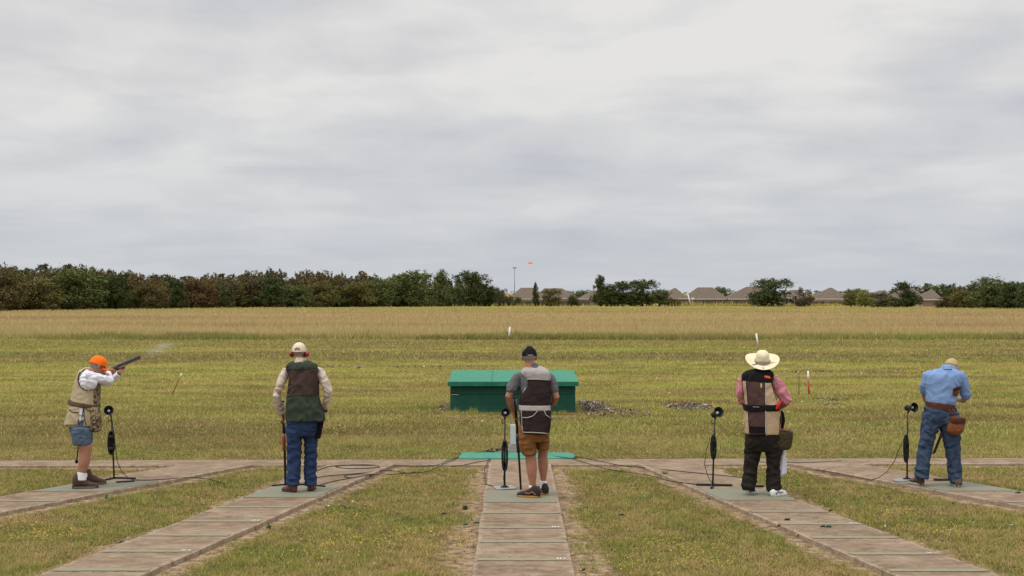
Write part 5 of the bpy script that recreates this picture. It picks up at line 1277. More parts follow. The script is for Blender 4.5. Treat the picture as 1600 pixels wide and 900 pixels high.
C_GREYT = cloth('grey_tee', (.125, .125, .135), .2); C_LGREY = cloth('light_grey_twill', (.36, .325, .318), .07); C_CHAR = cloth('charcoal_mesh', (.030, .020, .020), .22); C_SILV = cloth('silver_piping', (.38, .35, .335), .06)
C_TANS = cloth('tan_canvas', (.190, .086, .030), .16, scale=8); C_SOCK = cloth('white_sock', (.72, .70, .70), .06)
C_BLACK = cloth('black_cloth', (.010, .009, .010), .25); C_BEIGE = cloth('beige_suede', (.44, .325, .205), .08); C_MAUVE = cloth('mauve_brown_mesh', (.080, .044, .040), .2, scale=6); C_DTROU = cloth('dark_grey_trousers', (.022, .019, .016), .22)
def check():
    m, nt, b = newmat('pink_check_cotton', .9, .1); tcn = nd(nt, 'ShaderNodeTexCoord'); ob = tcn.outputs['Object']; sp = nd(nt, 'ShaderNodeSeparateXYZ'); nt.links.new(ob, sp.inputs[0])
    a = math_(nt, 'SINE', math_(nt, 'MULTIPLY', sp.outputs[0], 420)); c = math_(nt, 'SINE', math_(nt, 'MULTIPLY', sp.outputs[2], 420)); s_ = math_(nt, 'ADD', math_(nt, 'MULTIPLY', math_(nt, 'ADD', a, c), .25), .5)
    n = tnoise(nt, ob, 9, 3, .6); f = math_(nt, 'ADD', math_(nt, 'MULTIPLY', s_, .5), math_(nt, 'MULTIPLY', n, .5)); nt.links.new(rampf(nt, f, [(.25, (.42, .09, .13)), (.75, (.66, .33, .37))]), b.inputs['Base Color'])
    bump(nt, b, tnoise(nt, ob, 14, 3, .5), .5, .012); return m
C_PINK = check(); C_SKYB = cloth('light_blue_polo', (.185, .290, .500), .09); C_LEATH = cloth('brown_leather', (.085, .034, .022), .3, .55); C_TANL = cloth('tan_leather', (.200, .070, .030), .3, .5); C_OLIVE = cloth('dark_olive_nylon', (.055, .043, .022), .25)
C_ORANGE = cloth('blaze_orange_cap', (.95, .155, .012), .08); C_TANCAP = cloth('tan_cap', (.43, .31, .16), .12); C_CRCAP = cloth('cream_cap', (.62, .53, .41), .06); C_REDM = plain('red_shell', (.34, .018, .020), .45, .4); C_TOWEL = cloth('white_towel', (.66, .68, .76), .06)
L_BOOTB = plain('dark_brown_leather', (.065, .032, .022), .65, .3, var=.3, scale=40); L_SOLE = plain('grey_brown_sole', (.13, .105, .085), .9); L_BOOTR = plain('red_brown_leather', (.135, .045, .025), .55, .35, var=.3, scale=40); L_SOLED = plain('dark_sole', (.045, .035, .03), .9)
L_SNEAK = plain('black_trainer_mesh', (.022, .022, .026), .85); L_ORSOLE = plain('orange_foam_sole', (.42, .17, .04), .75); L_ORANGE = plain('orange_trim', (.45, .14, .03), .7); L_WH = plain('white_trainer', (.72, .72, .72), .6, var=.05); L_WSOLE = plain('off_white_sole', (.60, .58, .54), .8); L_TAUPE = plain('taupe_trainer', (.09, .065, .052), .85, var=.3); L_TSOLE = plain('worn_beige_sole', (.34, .29, .23), .9); L_NAVY = plain('navy_trim', (.03, .05, .12), .6)

# ------------------------------------------------------------------ 3: middle man, grey tee, charcoal vest, tan shorts
C = Ctx(750, 530, 10 / 3, 16.5)
pr = person(C.P(275, 822), 'man in black cap, charcoal vest and tan shorts standing on the middle walkway')
head = C.P(257, 88, .02); Q = head_frame(-6, 10)
vest = [(140, 238, 316, .13, .02), (150, 226, 338, .17, .01), (163, 214, 356, .205), (180, 214, 365, .24), (205, 236, 368, .24), (240, 240, 369, .26), (268, 222, 369, .275), (300, 207, 368, .285), (348, 206, 366, .29), (372, 206, 370, .30), (430, 208, 370, .31), (470, 214, 364, .32), (488, 222, 360, .32)]
vest_b = [(r[0], 160 if 0 else r[1], r[2], r[3]) + tuple(r[4:]) for r in vest]
tee = [(128, 240, 302, .13, .01), (142, 234, 316, .14, .01), (156, 222, 344, .15), (175, 214, 354, .18), (205, 212, 360, .20), (250, 212, 360, .215), (300, 216, 358, .225), (380, 212, 362, .25), (450, 206, 356, .26)]
aL = [C.P(196, 190), C.P(172, 235, -.01), C.P(150, 296, -.01)]; aR = [C.P(372, 192), C.P(384, 240, 0), C.P(396, 300, .0)]
wL, wR = C.P(172, 372, .14), C.P(352, 352, .24)
m = MB(); slices(m, C, shrink(tee[2:], 10, .03)); add_head(m, head, Q, C.P(262, 168, -.01), 1.0, .062)
m.capsule([aL[0] + Vector((.03, .03, -.02)), aL[1], aL[2], C.P(158, 335, .06), wL], [.036, .044, .043, .040, .029], 16); m.capsule([aR[0] + Vector((-.04, .04, -.03)), aR[1] + Vector((-.012, .02, 0)), aR[2], C.P(384, 332, .10), wR], [.032, .040, .042, .039, .028], 16)
add_hand(m, wL, C.P(183, 425, .17) - wL, (1, .1, 0), (0, 1, .2), 38); add_hand(m, wR, (-1, .3, .1), (0, -1, 0), (0, 0, 1), 30)
slices(m, C, [(430, 214, 350, .22), (500, 206, 354, .22)])
slices(m, C, [(480, 210, 284, .165), (560, 224, 290, .150), (600, 232, 291, .135), (625, 236, 292, .128), (660, 240, 297, .135), (690, 244, 296, .130), (725, 252, 293, .105), (760, 258, 290, .085), (795, 254, 292, .10)], dy=.0)
slices(m, C, [(480, 286, 356, .165), (550, 296, 356, .150), (588, 300, 354, .135), (612, 300, 352, .128), (645, 302, 355, .135), (672, 304, 353, .128), (705, 311, 348, .105), (738, 315, 345, .085), (775, 312, 347, .10)], dy=.22)
link('body', remesh(m, 'body', SK3, .0065, 3), pr); eyes(pr, head, Q); hair(pr, head, Q, HAIRG, z1=.02)
cp = cap(pr, head, Q, C_BLACK, opening=False)
m = MB(); m.tube([head + Q @ Vector((.095 * math.cos(a), -.006 - .114 * -math.sin(a), -.004)) for a in np.linspace(R(250), R(290), 8)], .004, 6, flat=.5); m.build('strap', C_SILV, cp)
m = MB(); m.tube([head + Q @ Vector((-.075, -.055, .050)), head + Q @ Vector((-.062, -.060, .078)), head + Q @ Vector((-.040, -.058, .100))], .004, 6); m.tube([head + Q @ Vector((.075, -.055, .050)), head + Q @ Vector((.062, -.060, .078)), head + Q @ Vector((.040, -.058, .100))], .004, 6); m.build('stripe', C_SILV, cp)
m = MB(); slices(m, C, tee)
m.capsule([C.P(216, 190, .03), C.P(197, 196, .01), C.P(180, 225), C.P(163, 256, -.01)], [.048, .060, .066, .066], 18); m.capsule([C.P(350, 190, .04), C.P(368, 200, .03), C.P(380, 232, .02), C.P(387, 264, .01)], [.045, .052, .054, .052], 18)
link('t_shirt', remesh(m, 't_shirt', C_GREYT, .0075, 4, .004, seed=1), pr)
m = MB(); slices(m, C, vest, p=3.3)
def z3(x, y, c):
    if y < 207: return 1
    return 0
vme = remesh(m, 'vest', [C_CHAR, C_LGREY], .0075, 4, .005, (8, 8, 11), 2, z3, C); bv = bvh_of(vme); vo = link('vest', vme, pr)
piping(C, bv, [[(212, 165), (228, 185), (243, 210), (245, 236), (236, 262), (222, 280)], [(216, 372), (219, 430), (224, 484), (290, 486), (356, 491)], [(221, 408), (250, 409), (278, 398), (300, 374)], [(334, 372), (344, 396), (368, 410)], [(240, 208), (300, 209), (366, 213)]], .012, 'trim', C_SILV, vo)
m = MB(); slices(m, C, [(342, 202, 368, .302), (350, 202, 368, .305), (362, 202, 369, .310), (368, 203, 370, .31)], p=3.3); link('waistband', remesh(m, 'waistband', C_SILV, .006, 2), vo)
m = MB(); slices(m, C, [(446, 204, 362, .26), (490, 202, 360, .265), (530, 214, 350, .20)])
slices(m, C, [(455, 203, 290, .25), (500, 201, 290, .245), (540, 205, 291, .225), (575, 212, 293, .205), (600, 222, 295, .20)]); slices(m, C, [(455, 276, 360, .25), (500, 284, 360, .24), (530, 290, 360, .215), (572, 296, 358, .195)], dy=.10)
sh = link('shorts', remesh(m, 'shorts', C_TANS, .0075, 3, .006, (9, 9, 12), 3), pr)
bs = bvh_of(sh.data)
m = MB(); slices(m, C, [(535, 200, 222, .12), (585, 208, 228, .13)], p=3, dy=-.02); link('cargo_pocket', remesh(m, 'cargo_pocket', C_TANS, .006, 3), sh)
for rows, dy in (([(763, 254, 291, .098), (775, 254, 291, .10), (800, 252, 292, .11)], 0), ([(738, 312, 347, .098), (750, 311, 348, .10), (775, 311, 348, .11)], .22)):
    m = MB(); slices(m, C, rows, dy=dy); link('sock', remesh(m, 'sock', C_SOCK, .006, 2), pr)
g1, g2 = C.P(318, 824, 0), C.P(200, 826, 0); g1.z = g2.z = TOP; shoe(pr, Vector((C.P(312, 800).x, 16.42, TOP)), Vector((C.P(194, 800).x, 16.52, TOP)), (L_SNEAK, L_ORSOLE, L_ORANGE), w=.112, h=.105, chunky=.95, ankle=1.1)
shoe(pr, Vector((C.P(350, 800).x, 16.64, TOP)), Vector((C.P(290, 800).x, 16.88, TOP)), (L_SNEAK, L_ORSOLE, L_ORANGE), w=.110, h=.105, chunky=.95, ankle=1.1)
shotgun('shotgun held muzzle down beside the left leg of the man in tan shorts', C.P(184, 300, .20), C.P(213, 784, .16), (.15, 1, 0), M_GUN)

# ------------------------------------------------------------------ 2: cream cap, green vest, blue jeans
C = Ctx(400, 520, 10 / 3, 16.88)
pr = person(C.P(235, 826), 'man in cream cap, red ear muffs, green vest and blue jeans, seen from behind')
head = C.P(225, 101, .02); Q = head_frame(3, 8)
tee = [(134, 202, 254, .13, .01), (148, 200, 258, .15, .01), (165, 190, 296, .15), (185, 176, 312, .18), (215, 178, 318, .20), (260, 176, 318, .22), (330, 172, 318, .24), (420, 172, 324, .25)]
aL = [C.P(156, 200), C.P(128, 262, 0), C.P(108, 330, 0)]; aR = [C.P(330, 198), C.P(356, 255, 0), C.P(378, 306, 0)]
wL, wR = C.P(134, 425, .13), C.P(358, 392, .08)
m = MB(); slices(m, C, shrink(tee[1:], 12, .04)); add_head(m, head, Q, C.P(230, 170, -.01), 1.0, .062)
m.capsule([aL[0] + Vector((.02, .04, -.03)), aL[1], aL[2], C.P(120, 380, .07), wL], [.030, .038, .033, .031, .026], 14); m.capsule([aR[0] + Vector((-.02, .04, -.03)), aR[1], aR[2], C.P(368, 350, .05), wR], [.030, .038, .033, .031, .026], 14)
add_hand(m, wL, C.P(140, 475, .14) - wL, (1, .2, 0), (0, 1, 0), 40); add_hand(m, wR, C.P(335, 420, .14) - wR, (-.4, -1, 0), (0, 0, 1), 30)
slices(m, C, [(410, 176, 320, .23), (470, 172, 312, .23), (520, 172, 308, .2)]); slices(m, C, [(500, 172, 232, .13), (640, 176, 226, .10), (790, 180, 218, .09)]); slices(m, C, [(500, 250, 310, .13), (640, 258, 306, .10), (790, 266, 300, .09)], dy=.10)
link('body', remesh(m, 'body', SK2, .0065, 3), pr); eyes(pr, head, Q); hair(pr, head, Q, HAIRG, z1=.0, z0=-.03, thick=.004)
cap(pr, head, Q, C_CRCAP)
em = None
for x in (-1, 1):
    m = MB(); cc = head + Q @ Vector((x * .094, 0, -.022)); q = (Q @ Vector((x, 0, -.08))).to_track_quat('Z', 'Y').to_matrix(); m.lathe([(.030, -.012), (.036, -.008), (.036, .006), (.030, .022), (.018, .028)], cc, q @ Matrix.Diagonal((1.25, 1, 1)), 18); o = m.build('ear_muff', C_REDM, pr)
    m = MB(); m.lathe([(.036, -.022), (.040, -.018), (.037, -.0125)], cc, q @ Matrix.Diagonal((1.25, 1, 1)), 18); m.build('cushion', M_BLK, o)
m = MB(); slices(m, C, tee); slices(m, C, [(133, 203, 256, .15, .0), (142, 200, 260, .16, 0), (155, 196, 266, .17, 0)])
m.capsule([C.P(182, 196, .05), aL[0] + Vector((0, .03, 0)), aL[1], aL[2], C.P(118, 380, .07), C.P(131, 418, .125)], [.042, .050, .054, .049, .044, .036], 18); m.capsule([C.P(306, 194, .05), aR[0] + Vector((0, .03, 0)), aR[1], aR[2], C.P(368, 350, .05), C.P(359, 383, .08)], [.042, .050, .054, .049, .044, .037], 18)
link('shirt', remesh(m, 'shirt', C_CREAM, .0075, 4, .010, (9, 9, 12), 5), pr)
m = MB(); m.lathe([(.034, -.010), (.036, 0), (.034, .010)], C.P(359, 404, .085), (wR - aR[2]).to_track_quat('Z', 'Y').to_matrix(), 16); m.build('watch', M_BLK, pr)
vest = [(146, 204, 258, .16, .01), (158, 176, 300, .19), (172, 160, 320, .215), (190, 162, 322, .235), (215, 172, 324, .25), (260, 172, 325, .27), (320, 166, 324, .285), (345, 162, 328, .30), (390, 160, 342, .32), (430, 158, 354, .33), (456, 160, 358, .335)]
m = MB(); slices(m, C, vest, p=3.3)
def z2(x, y, c):
    if y < 190: return 0
    if y < 324: return 1
    return 0
vme = remesh(m, 'vest', [C_GREEN, C_MESH], .0075, 4, .011, (9, 9, 7), 6, z2, C); bv = bvh_of(vme); vo = link('vest', vme, pr)
piping(C, bv, [[(164, 188), (240, 189), (320, 184)], [(168, 330), (240, 322), (322, 322)], [(172, 190), (178, 240), (168, 320)], [(322, 186), (325, 240), (322, 320)]], .008, 'seam', C_GREEN, vo)
m = MB(); slices(m, C, [(440, 164, 330, .27), (490, 162, 322, .27), (535, 176, 308, .20)])
slices(m, C, [(450, 162, 245, .25), (500, 160, 244, .245), (560, 162, 240, .205), (640, 164, 236, .165), (710, 162, 230, .155), (770, 160, 228, .165), (790, 164, 228, .17)]); slices(m, C, [(450, 240, 324, .25), (500, 242, 322, .24), (560, 250, 318, .20), (640, 254, 318, .165), (710, 252, 314, .155), (770, 252, 314, .165), (790, 256, 312, .17)], dy=.08)
link('jeans', remesh(m, 'jeans', C_DENIM, .0075, 3, .010, (8, 8, 13), 7, folds=[(C.P(198, 640), .22, .006, 55, (.5, 0, 1)), (C.P(284, 640), .22, .006, 60, (-.5, 0, 1)), (C.P(196, 775), .17, .008, 75, (.3, 0, 1)), (C.P(284, 775), .17, .008, 80, (-.3, 0, 1))]), pr)
shoe(pr, Vector((C.P(212, 800).x, 16.84, TOP)), Vector((C.P(134, 800).x, 16.98, TOP)), (L_BOOTR, L_SOLED), 'boot', w=.10, h=.10, ankle=1.2)
shoe(pr, Vector((C.P(282, 800).x, 16.93, TOP)), Vector((C.P(272, 800).x, 17.22, TOP)), (L_BOOTR, L_SOLED), 'boot', w=.105, h=.10, ankle=1.2)
pouch('shell_pouch', 'black zipped pouch on the right hip of the man in the green vest', C, [(448, 300, 356, 1.0), (470, 300, 352, 1.0), (520, 300, 342, .9), (548, 304, 336, .7)], C_BLACK, .02)
shotgun('shotgun standing muzzle down in the left hand of the man in the cream cap', C.P(143, 352, .17), C.P(154, 786, .12), (.15, 1, 0), M_WOODR)

# ------------------------------------------------------------------ 1: orange cap, aiming
C = Ctx(80, 530, 3.4625, 17.24)
pr = person(C.P(190, 800), 'man in orange cap, khaki vest and denim shorts aiming a shotgun')
head = C.P(253, 140, .10); Q = head_frame(54, 24, 0)
gb, gm_ = C.P(266, 190, .18), C.P(482, 98, 1.22)
hR_ = None
# near arm is the right arm: it holds the grip; the far (left) arm reaches under the fore-end
gx_ = (gm_ - gb).normalized(); grip = gb + gx_ * .33 + Vector((0, 0, -.07)); fore = gb + gx_ * .60 + Vector((0, 0, -.055))
sR = C.P(188, 196, -.05); eR = C.P(318, 226, .12); wRr = C.P(307, 178, .33)
sL_ = C.P(215, 205, .36); eL_ = C.P(300, 235, .66); wLl = fore - gx_ * .10 + Vector((0, 0, -.035))
m = MB(); torso = [(168, 180, 232, .24, .16), (185, 160, 246, .34, .15), (215, 150, 250, .38, .14), (260, 140, 254, .38, .13), (310, 122, 254, .36, .11), (360, 112, 246, .36, .08), (430, 112, 228, .36, .06), (500, 112, 222, .34, .05)]
slices(m, C, shrink(torso, 10, .05)); add_head(m, head, Q, C.P(206, 186, .12), 1.0, .062)
m.capsule([sR + Vector((.05, .06, -.02)), (sR + eR) / 2, eR, (eR + wRr) / 2, wRr], [.030, .040, .038, .036, .028], 14); m.capsule([sL_, (sL_ + eL_) / 2, eL_, (eL_ + wLl) / 2, wLl], [.047, .043, .038, .034, .027], 14)
add_hand(m, wRr, grip + Vector((0, 0, .03)) - wRr, (.5, .6, 0), (-.3, .2, 1), 55); add_hand(m, wLl, gx_ + Vector((0, 0, .25)), (0, 0, 1), (-.8, .5, .2), 42)
slices(m, C, [(490, 126, 212, .17), (570, 146, 222, .155), (600, 152, 220, .135), (640, 150, 214, .130), (670, 148, 208, .125), (700, 147, 198, .10), (730, 146, 186, .085), (765, 146, 190, .09)], dy=-.06)
slices(m, C, [(490, 126, 206, .17), (570, 150, 216, .155), (600, 156, 214, .135), (640, 156, 210, .130), (690, 154, 198, .105), (725, 158, 194, .085), (760, 160, 200, .09)], dy=.26)
link('body', remesh(m, 'body', SK1, .0065, 3), pr); eyes(pr, head, Q, glasses=True); hair(pr, head, Q, HAIRG, z1=.02, z0=-.055)
cap(pr, head, Q, C_ORANGE, opening=False)
m = MB(); slices(m, C, shrink(torso, 2, .01)); m.capsule([C.P(196, 205, .0), sR, (sR + eR) / 2, eR, (eR + wRr) / 2, eR.lerp(wRr, .86)], [.062, .066, .062, .056, .046, .035], 18)
m.capsule([sL_, (sL_ + eL_) / 2, eL_, (eL_ + wLl) / 2, eL_.lerp(wLl, .86)], [.070, .062, .052, .045, .036], 18); m.ell(C.P(200, 228, -.03), (.115, .07, .12))
link('shirt', remesh(m, 'shirt', C_WHITE, .0075, 4, .008, (9, 9, 12), 8), pr)
m = MB(); m.lathe([(.030, -.014), (.033, 0), (.030, .014)], eL_.lerp(wLl, .93), (wLl - eL_).to_track_quat('Z', 'Y').to_matrix(), 16); m.build('watch', M_BLKM, pr)
vest = [(158, 176, 214, .26, .18), (168, 160, 232, .34, .17), (185, 150, 246, .39, .16), (215, 138, 255, .42, .15), (260, 128, 259, .42, .14), (310, 112, 260, .41, .12), (345, 104, 256, .405, .10), (380, 98, 260, .41, .09), (420, 88, 262, .42, .08), (455, 78, 262, .42, .08), (466, 80, 258, .41, .08)]
m = MB(); slices(m, C, vest)
vsrc = remesh(m, 'vest', [C_KHAKI, C_CAMO], .0075, 4, .005, (8, 8, 10), 9)
# cut the armhole and the open lower front out of the vest
bm = bmesh.new(); bm.from_mesh(vsrc); kill = []
for f_ in bm.faces:
    c = f_.calc_center_median(); x, y = C.px(c); near = c.y < C.d + .14
    arm_hole = near and ((x - 200) / 52) ** 2 + ((y - 216) / 59) ** 2 < 1
    slit = near and y > 352 and 150 - (y - 352) * .02 < x < 176 and y > 360
    tails = near and y > 465 - (x > 176) * 0 and False
    if arm_hole or slit: kill.append(f_)
bmesh.ops.delete(bm, geom=kill, context='FACES'); bm.to_mesh(vsrc); bm.free()
mi = np.zeros(len(vsrc.polygons), dtype=np.int32)
for p in vsrc.polygons:
    x, y = C.px(p.center)
    if x > 229 + max(0, (300 - y)) * .1: mi[p.index] = 1
vsrc.polygons.foreach_set('material_index', mi); bv = bvh_of(vsrc); vo = link('vest', vsrc, pr)
ah = [(200 + 53 * math.cos(t), 216 + 60 * math.sin(t)) for t in np.linspace(-2.5, -2.5 - 4.9, 30)]
piping(C, bv, [ah], .016, 'arm_trim', C_BRN, vo); piping(C, bv, [[(152, 356), (150, 420), (146, 464)], [(178, 360), (178, 420), (190, 466)], [(98, 378), (112, 394), (148, 396)], [(78, 464), (110, 464), (144, 464)], [(184, 372), (200, 386), (214, 384)]], .010, 'edging', C_BRN, vo)
def belt_tilt(C, rows, t, mats, name, parent, dy):      # rows as slices but tilted down to the front
    m = MB(); slices(m, C, rows, dy=dy); me = remesh(m, name, mats, .006, 2); c0 = C.P((rows[0][1] + rows[0][2]) / 2, rows[0][0], dy)
    for v in me.vertices: v.co.z -= (v.co.x - c0.x) * t
    return link(name, me, parent)
belt_tilt(C, [(340, 99, 262, .425, .10), (350, 98, 262, .428, .10), (360, 98, 262, .43, .10), (364, 98, 262, .43, .10)], .20, C_BELTB, 'belt', vo, 0.0)
m = MB(); m.tube([C.P(176, 346, -.13), C.P(175, 372, -.14), C.P(170, 410, -.14), C.P(166, 428, -.13)], .012, 8, flat=.4); m.build('strap', C_BRN, vo)
pouch('shell_pouch', 'camouflage shell bag hanging at the front hip of the man in the orange cap', C, [(372, 212, 258, .9), (400, 208, 264, 1.0), (450, 212, 271, 1.1), (485, 218, 270, 1.0), (499, 226, 262, .7)], C_CAMO, -.02, depth_=.14)
m = MB(); slices(m, C, [(420, 108, 222, .36, .06), (470, 106, 222, .38, .06), (500, 108, 222, .36, .06)]); slices(m, C, [(480, 107, 220, .22), (540, 116, 222, .22), (568, 122, 221, .22)], dy=-.05); slices(m, C, [(480, 112, 218, .22), (540, 122, 220, .22), (564, 128, 218, .22)], dy=.22)
link('shorts', remesh(m, 'shorts', C_DENIML, .0075, 3, .007, (9, 9, 11), 10), pr)
for rows, dy in (([(720, 143, 187, .095), (735, 144, 187, .10), (760, 144, 190, .11)], -.06), ([(726, 158, 196, .09), (745, 158, 198, .10)], .24)):
    m = MB(); slices(m, C, rows, dy=dy); link('sock', remesh(m, 'sock', C_SOCK, .006, 2), pr)
shoe(pr, Vector((C.P(127, 800).x, 17.16, TOP)), Vector((C.P(256, 800).x, 17.24, TOP)), (L_BOOTB, L_SOLE, L_SOLED), 'boot', w=.115, h=.115, chunky=1.2, ankle=1.45)
shoe(pr, Vector((C.P(140, 800).x, 17.50, TOP)), Vector((C.P(252, 790).x, 17.60, TOP)), (L_BOOTB, L_SOLE, L_SOLED), 'boot', w=.110, h=.115, chunky=1.2, ankle=1.45)
shotgun('shotgun shouldered by the man in the orange cap, pointing up and away with smoke', gb, gm_, (0, 0, 1), M_WOOD)
m = MB(); m.tube([C.P(148, 560, .12), C.P(144, 610, .12), C.P(138, 668, .12)], [.016, .014, .018], 8, flat=.4); m.ell(C.P(138, 662, .12), (.020, .014, .025))
tag(recentre(m.build('hanging_strap', C_BLACK)), 'black strap hanging behind the bare leg of the man in the orange cap', 'strap')
# powder smoke drifting off the muzzle
def smoke_mat():
    m = bpy.data.materials.new('powder_smoke'); m.use_nodes = True; nt = m.node_tree; nt.nodes.clear(); out = nd(nt, 'ShaderNodeOutputMaterial'); pv = nd(nt, 'ShaderNodeVolumePrincipled')
    tcn = nd(nt, 'ShaderNodeTexCoord'); n = tnoise(nt, tcn.outputs['Object'], 5.5, 4, .6, stretch=(.7, 1, 1.5)); ln_ = nd(nt, 'ShaderNodeVectorMath', operation='LENGTH')
    mp = nd(nt, 'ShaderNodeMapping'); mp.inputs['Scale'].default_value = (1 / .34, 1 / .30, 1 / .13); nt.links.new(tcn.outputs['Object'], mp.inputs[0]); nt.links.new(mp.outputs[0], ln_.inputs[0])
    fall = math_(nt, 'SUBTRACT', 1.0, smooth(nt, ln_.outputs['Value'], .1, .95)); d_ = math_(nt, 'MULTIPLY', math_(nt, 'MULTIPLY', smooth(nt, n, .40, .70), fall), 1.6)
    nt.links.new(d_, pv.inputs['Density']); pv.inputs['Color'].default_value = (.92, .93, .97, 1); nt.links.new(pv.outputs[0], out.inputs['Volume']); return m
d = 18.9; c = Vector((gx(250, d), d, zz(544, d))); m = MB(); m.ell((0, 0, 0), (.36, .32, .14), None, 20, 12); o = m.build('gun_smoke', smoke_mat()); o.location = c; o.rotation_euler = (0, R(-8), 0)
tag(o, 'faint pale powder smoke drifting past the muzzle of the aimed shotgun', 'smoke')

# ------------------------------------------------------------------ 4: straw hat, pink shirt, mauve and beige vest
C = Ctx(1080, 530, 3.461, 16.6)
pr = person(C.P(390, 845), 'man in wide straw hat, pink shirt, brown and beige vest and dark trousers')
head = C.P(384, 134, .05); Q = head_frame(4, 14)
tee = [(166, 330, 436, .18, .02), (185, 306, 420, .20), (215, 292, 432, .23), (260, 290, 430, .27), (340, 294, 448, .30), (420, 292, 462, .32), (500, 296, 462, .31)]
aL = [C.P(278, 222, .02), C.P(268, 280, .06), C.P(276, 330, .12)]; aR = [C.P(456, 228), C.P(488, 280, 0), C.P(512, 328, .02)]
wL, wR = C.P(330, 372, .30), C.P(450, 375, .24)
m = MB(); slices(m, C, shrink(tee, 12, .05)); add_head(m, head, Q, C.P(378, 195, 0), 1.0, .064)
m.capsule([aL[0] + Vector((.03, .06, -.03)), aL[1] + Vector((.01, 0, 0)), aL[2], C.P(300, 360, .22), wL], [.028, .038, .038, .035, .028], 14); m.capsule([aR[0] + Vector((-.02, .06, -.03)), aR[1], aR[2], C.P(490, 352, .14), wR], [.030, .044, .042, .038, .029], 14)
add_hand(m, wL, (.9, .6, .1), (0, 0, 1), (-.2, 1, .3), 40); add_hand(m, wR, (-.8, .7, .1), (0, 0, 1), (.3, 1, .3), 45)
slices(m, C, [(490, 300, 470, .26), (550, 300, 470, .24)]); slices(m, C, [(540, 304, 380, .15), (660, 304, 352, .11), (805, 300, 336, .09)], dy=.08); slices(m, C, [(540, 396, 476, .15), (660, 416, 466, .11), (815, 428, 464, .09)])
link('body', remesh(m, 'body', SK3, .0065, 3), pr); eyes(pr, head, Q); hair(pr, head, Q, HAIRG, z1=.02, z0=-.055)
# straw hat
STRAW = None
def straw():
    m, nt, b = newmat('cream_straw', .85, .15); tcn = nd(nt, 'ShaderNodeTexCoord'); ob = tcn.outputs['Object']; n = tnoise(nt, ob, 10, 3, .6); n2 = tnoise(nt, ob, 260, 1, .5)
    nt.links.new(rampf(nt, math_(nt, 'ADD', math_(nt, 'MULTIPLY', n, .6), math_(nt, 'MULTIPLY', n2, .4)), [(.3, (.60, .52, .34)), (.7, (.78, .70, .50))]), b.inputs['Base Color']); bump(nt, b, n2, .5, .003); return m
STRAW = straw(); HQ = head_frame(4, -27); hc = C.P(384, 119, .05)
v, f = [], []; n = 56
prof = [(0.0, .136), (.030, .135), (.058, .128), (.080, .106), (.089, .070), (.092, .034), (.093, .006), (.096, .0), (.125, -.001), (.160, .000), (.188, .004), (.205, .012)]
for th in (0, -.004):
    for j, (r_, z_) in enumerate(prof):
        for i in range(n):
            a = 2 * math.pi * i / n; ca, sa = math.cos(a), math.sin(a); br_ = max(0, (r_ - .096) / .109)
            lift = br_ ** 1.5 * (.030 * abs(ca) ** 2.2 - .004 * max(0, -sa) ** 2 - .020 * max(0, sa) ** 2); dent = -.010 * (r_ < .075) * math.exp(-((ca * .9) ** 2) * 8) * (r_ / .075) * 1.0
            v.append(hc + HQ @ Vector((r_ * ca * (.92 if br_ == 0 else br_ * .08 + .92), r_ * sa * (1.06 if br_ == 0 else 1.06), z_ + lift + dent + th)))
P_ = len(prof)
for k in (0, 1):
    for j in range(P_ - 1):
        for i in range(n):
            i2 = (i + 1) % n; q = k * P_ * n; a, b, c_, e_ = q + j * n + i, q + j * n + i2, q + (j + 1) * n + i2, q + (j + 1) * n + i
            f.append((a, e_, c_, b) if k == 0 else (a, b, c_, e_))
for i in range(n): i2 = (i + 1) % n; a = (P_ - 1) * n; f.append((a + i, P_ * n + a + i, P_ * n + a + i2, a + i2))
me = mesh_from('hat', v, f, STRAW); bm = bmesh.new(); bm.from_mesh(me); bmesh.ops.remove_doubles(bm, verts=bm.verts, dist=.0004); bmesh.ops.recalc_face_normals(bm, faces=bm.faces); bm.to_mesh(me); bm.free(); me.polygons.foreach_set('use_smooth', [True] * len(me.polygons))
hat = link('hat', me, pr)
HB = cloth('red_brown_hat_cord', (.24, .075, .045), .3)
m = MB(); m.tube([hc + HQ @ Vector((.0915 * .92 * math.cos(a) * 1.02, .0915 * 1.06 * math.sin(a) * 1.02, .010 + .003 * math.sin(5 * a))) for a in np.linspace(0, 2 * math.pi, 40)], .0065, 8); m.tube([hc + HQ @ Vector(q) for q in ((-.075, -.055, .012), (-.090, -.06, .035), (-.098, -.05, .055))], .004, 6); m.tube([hc + HQ @ Vector(q) for q in ((-.005, -.150, .006), (-.004, -.185, -.001), (-.004, -.210, -.006))], .004, 6); m.build('cord', HB, hat)
m = MB(); m.tube([hc + HQ @ Vector(q) for q in ((-.070, -.072, .014), (-.105, -.10, .008), (-.140, -.115, .012))], .005, 6); m.tube([hc + HQ @ Vector(q) for q in ((.078, -.055, .010), (.15, -.055, .014), (.22, -.035, .034))], .0022, 6); m.build('tie_string', C_BRN, hat)
m = MB(); slices(m, C, shrink(tee, 8, .03)); m.capsule([C.P(300, 222, .08), aL[0] + Vector((0, .05, 0)), aL[1], aL[2], C.P(300, 358, .22)], [.045, .055, .058, .052, .044], 18); m.capsule([C.P(425, 224, .08), aR[0] + Vector((.01, .05, 0)), aR[1], aR[2], C.P(498, 346, .12), C.P(470, 365, .2)], [.045, .066, .078, .074, .054, .042], 18)
slices(m, C, [(158, 350, 412, .15, .02), (176, 344, 418, .17, .01)])
link('shirt', remesh(m, 'shirt', C_PINK, .0075, 4, .009, (9, 9, 12), 11), pr)
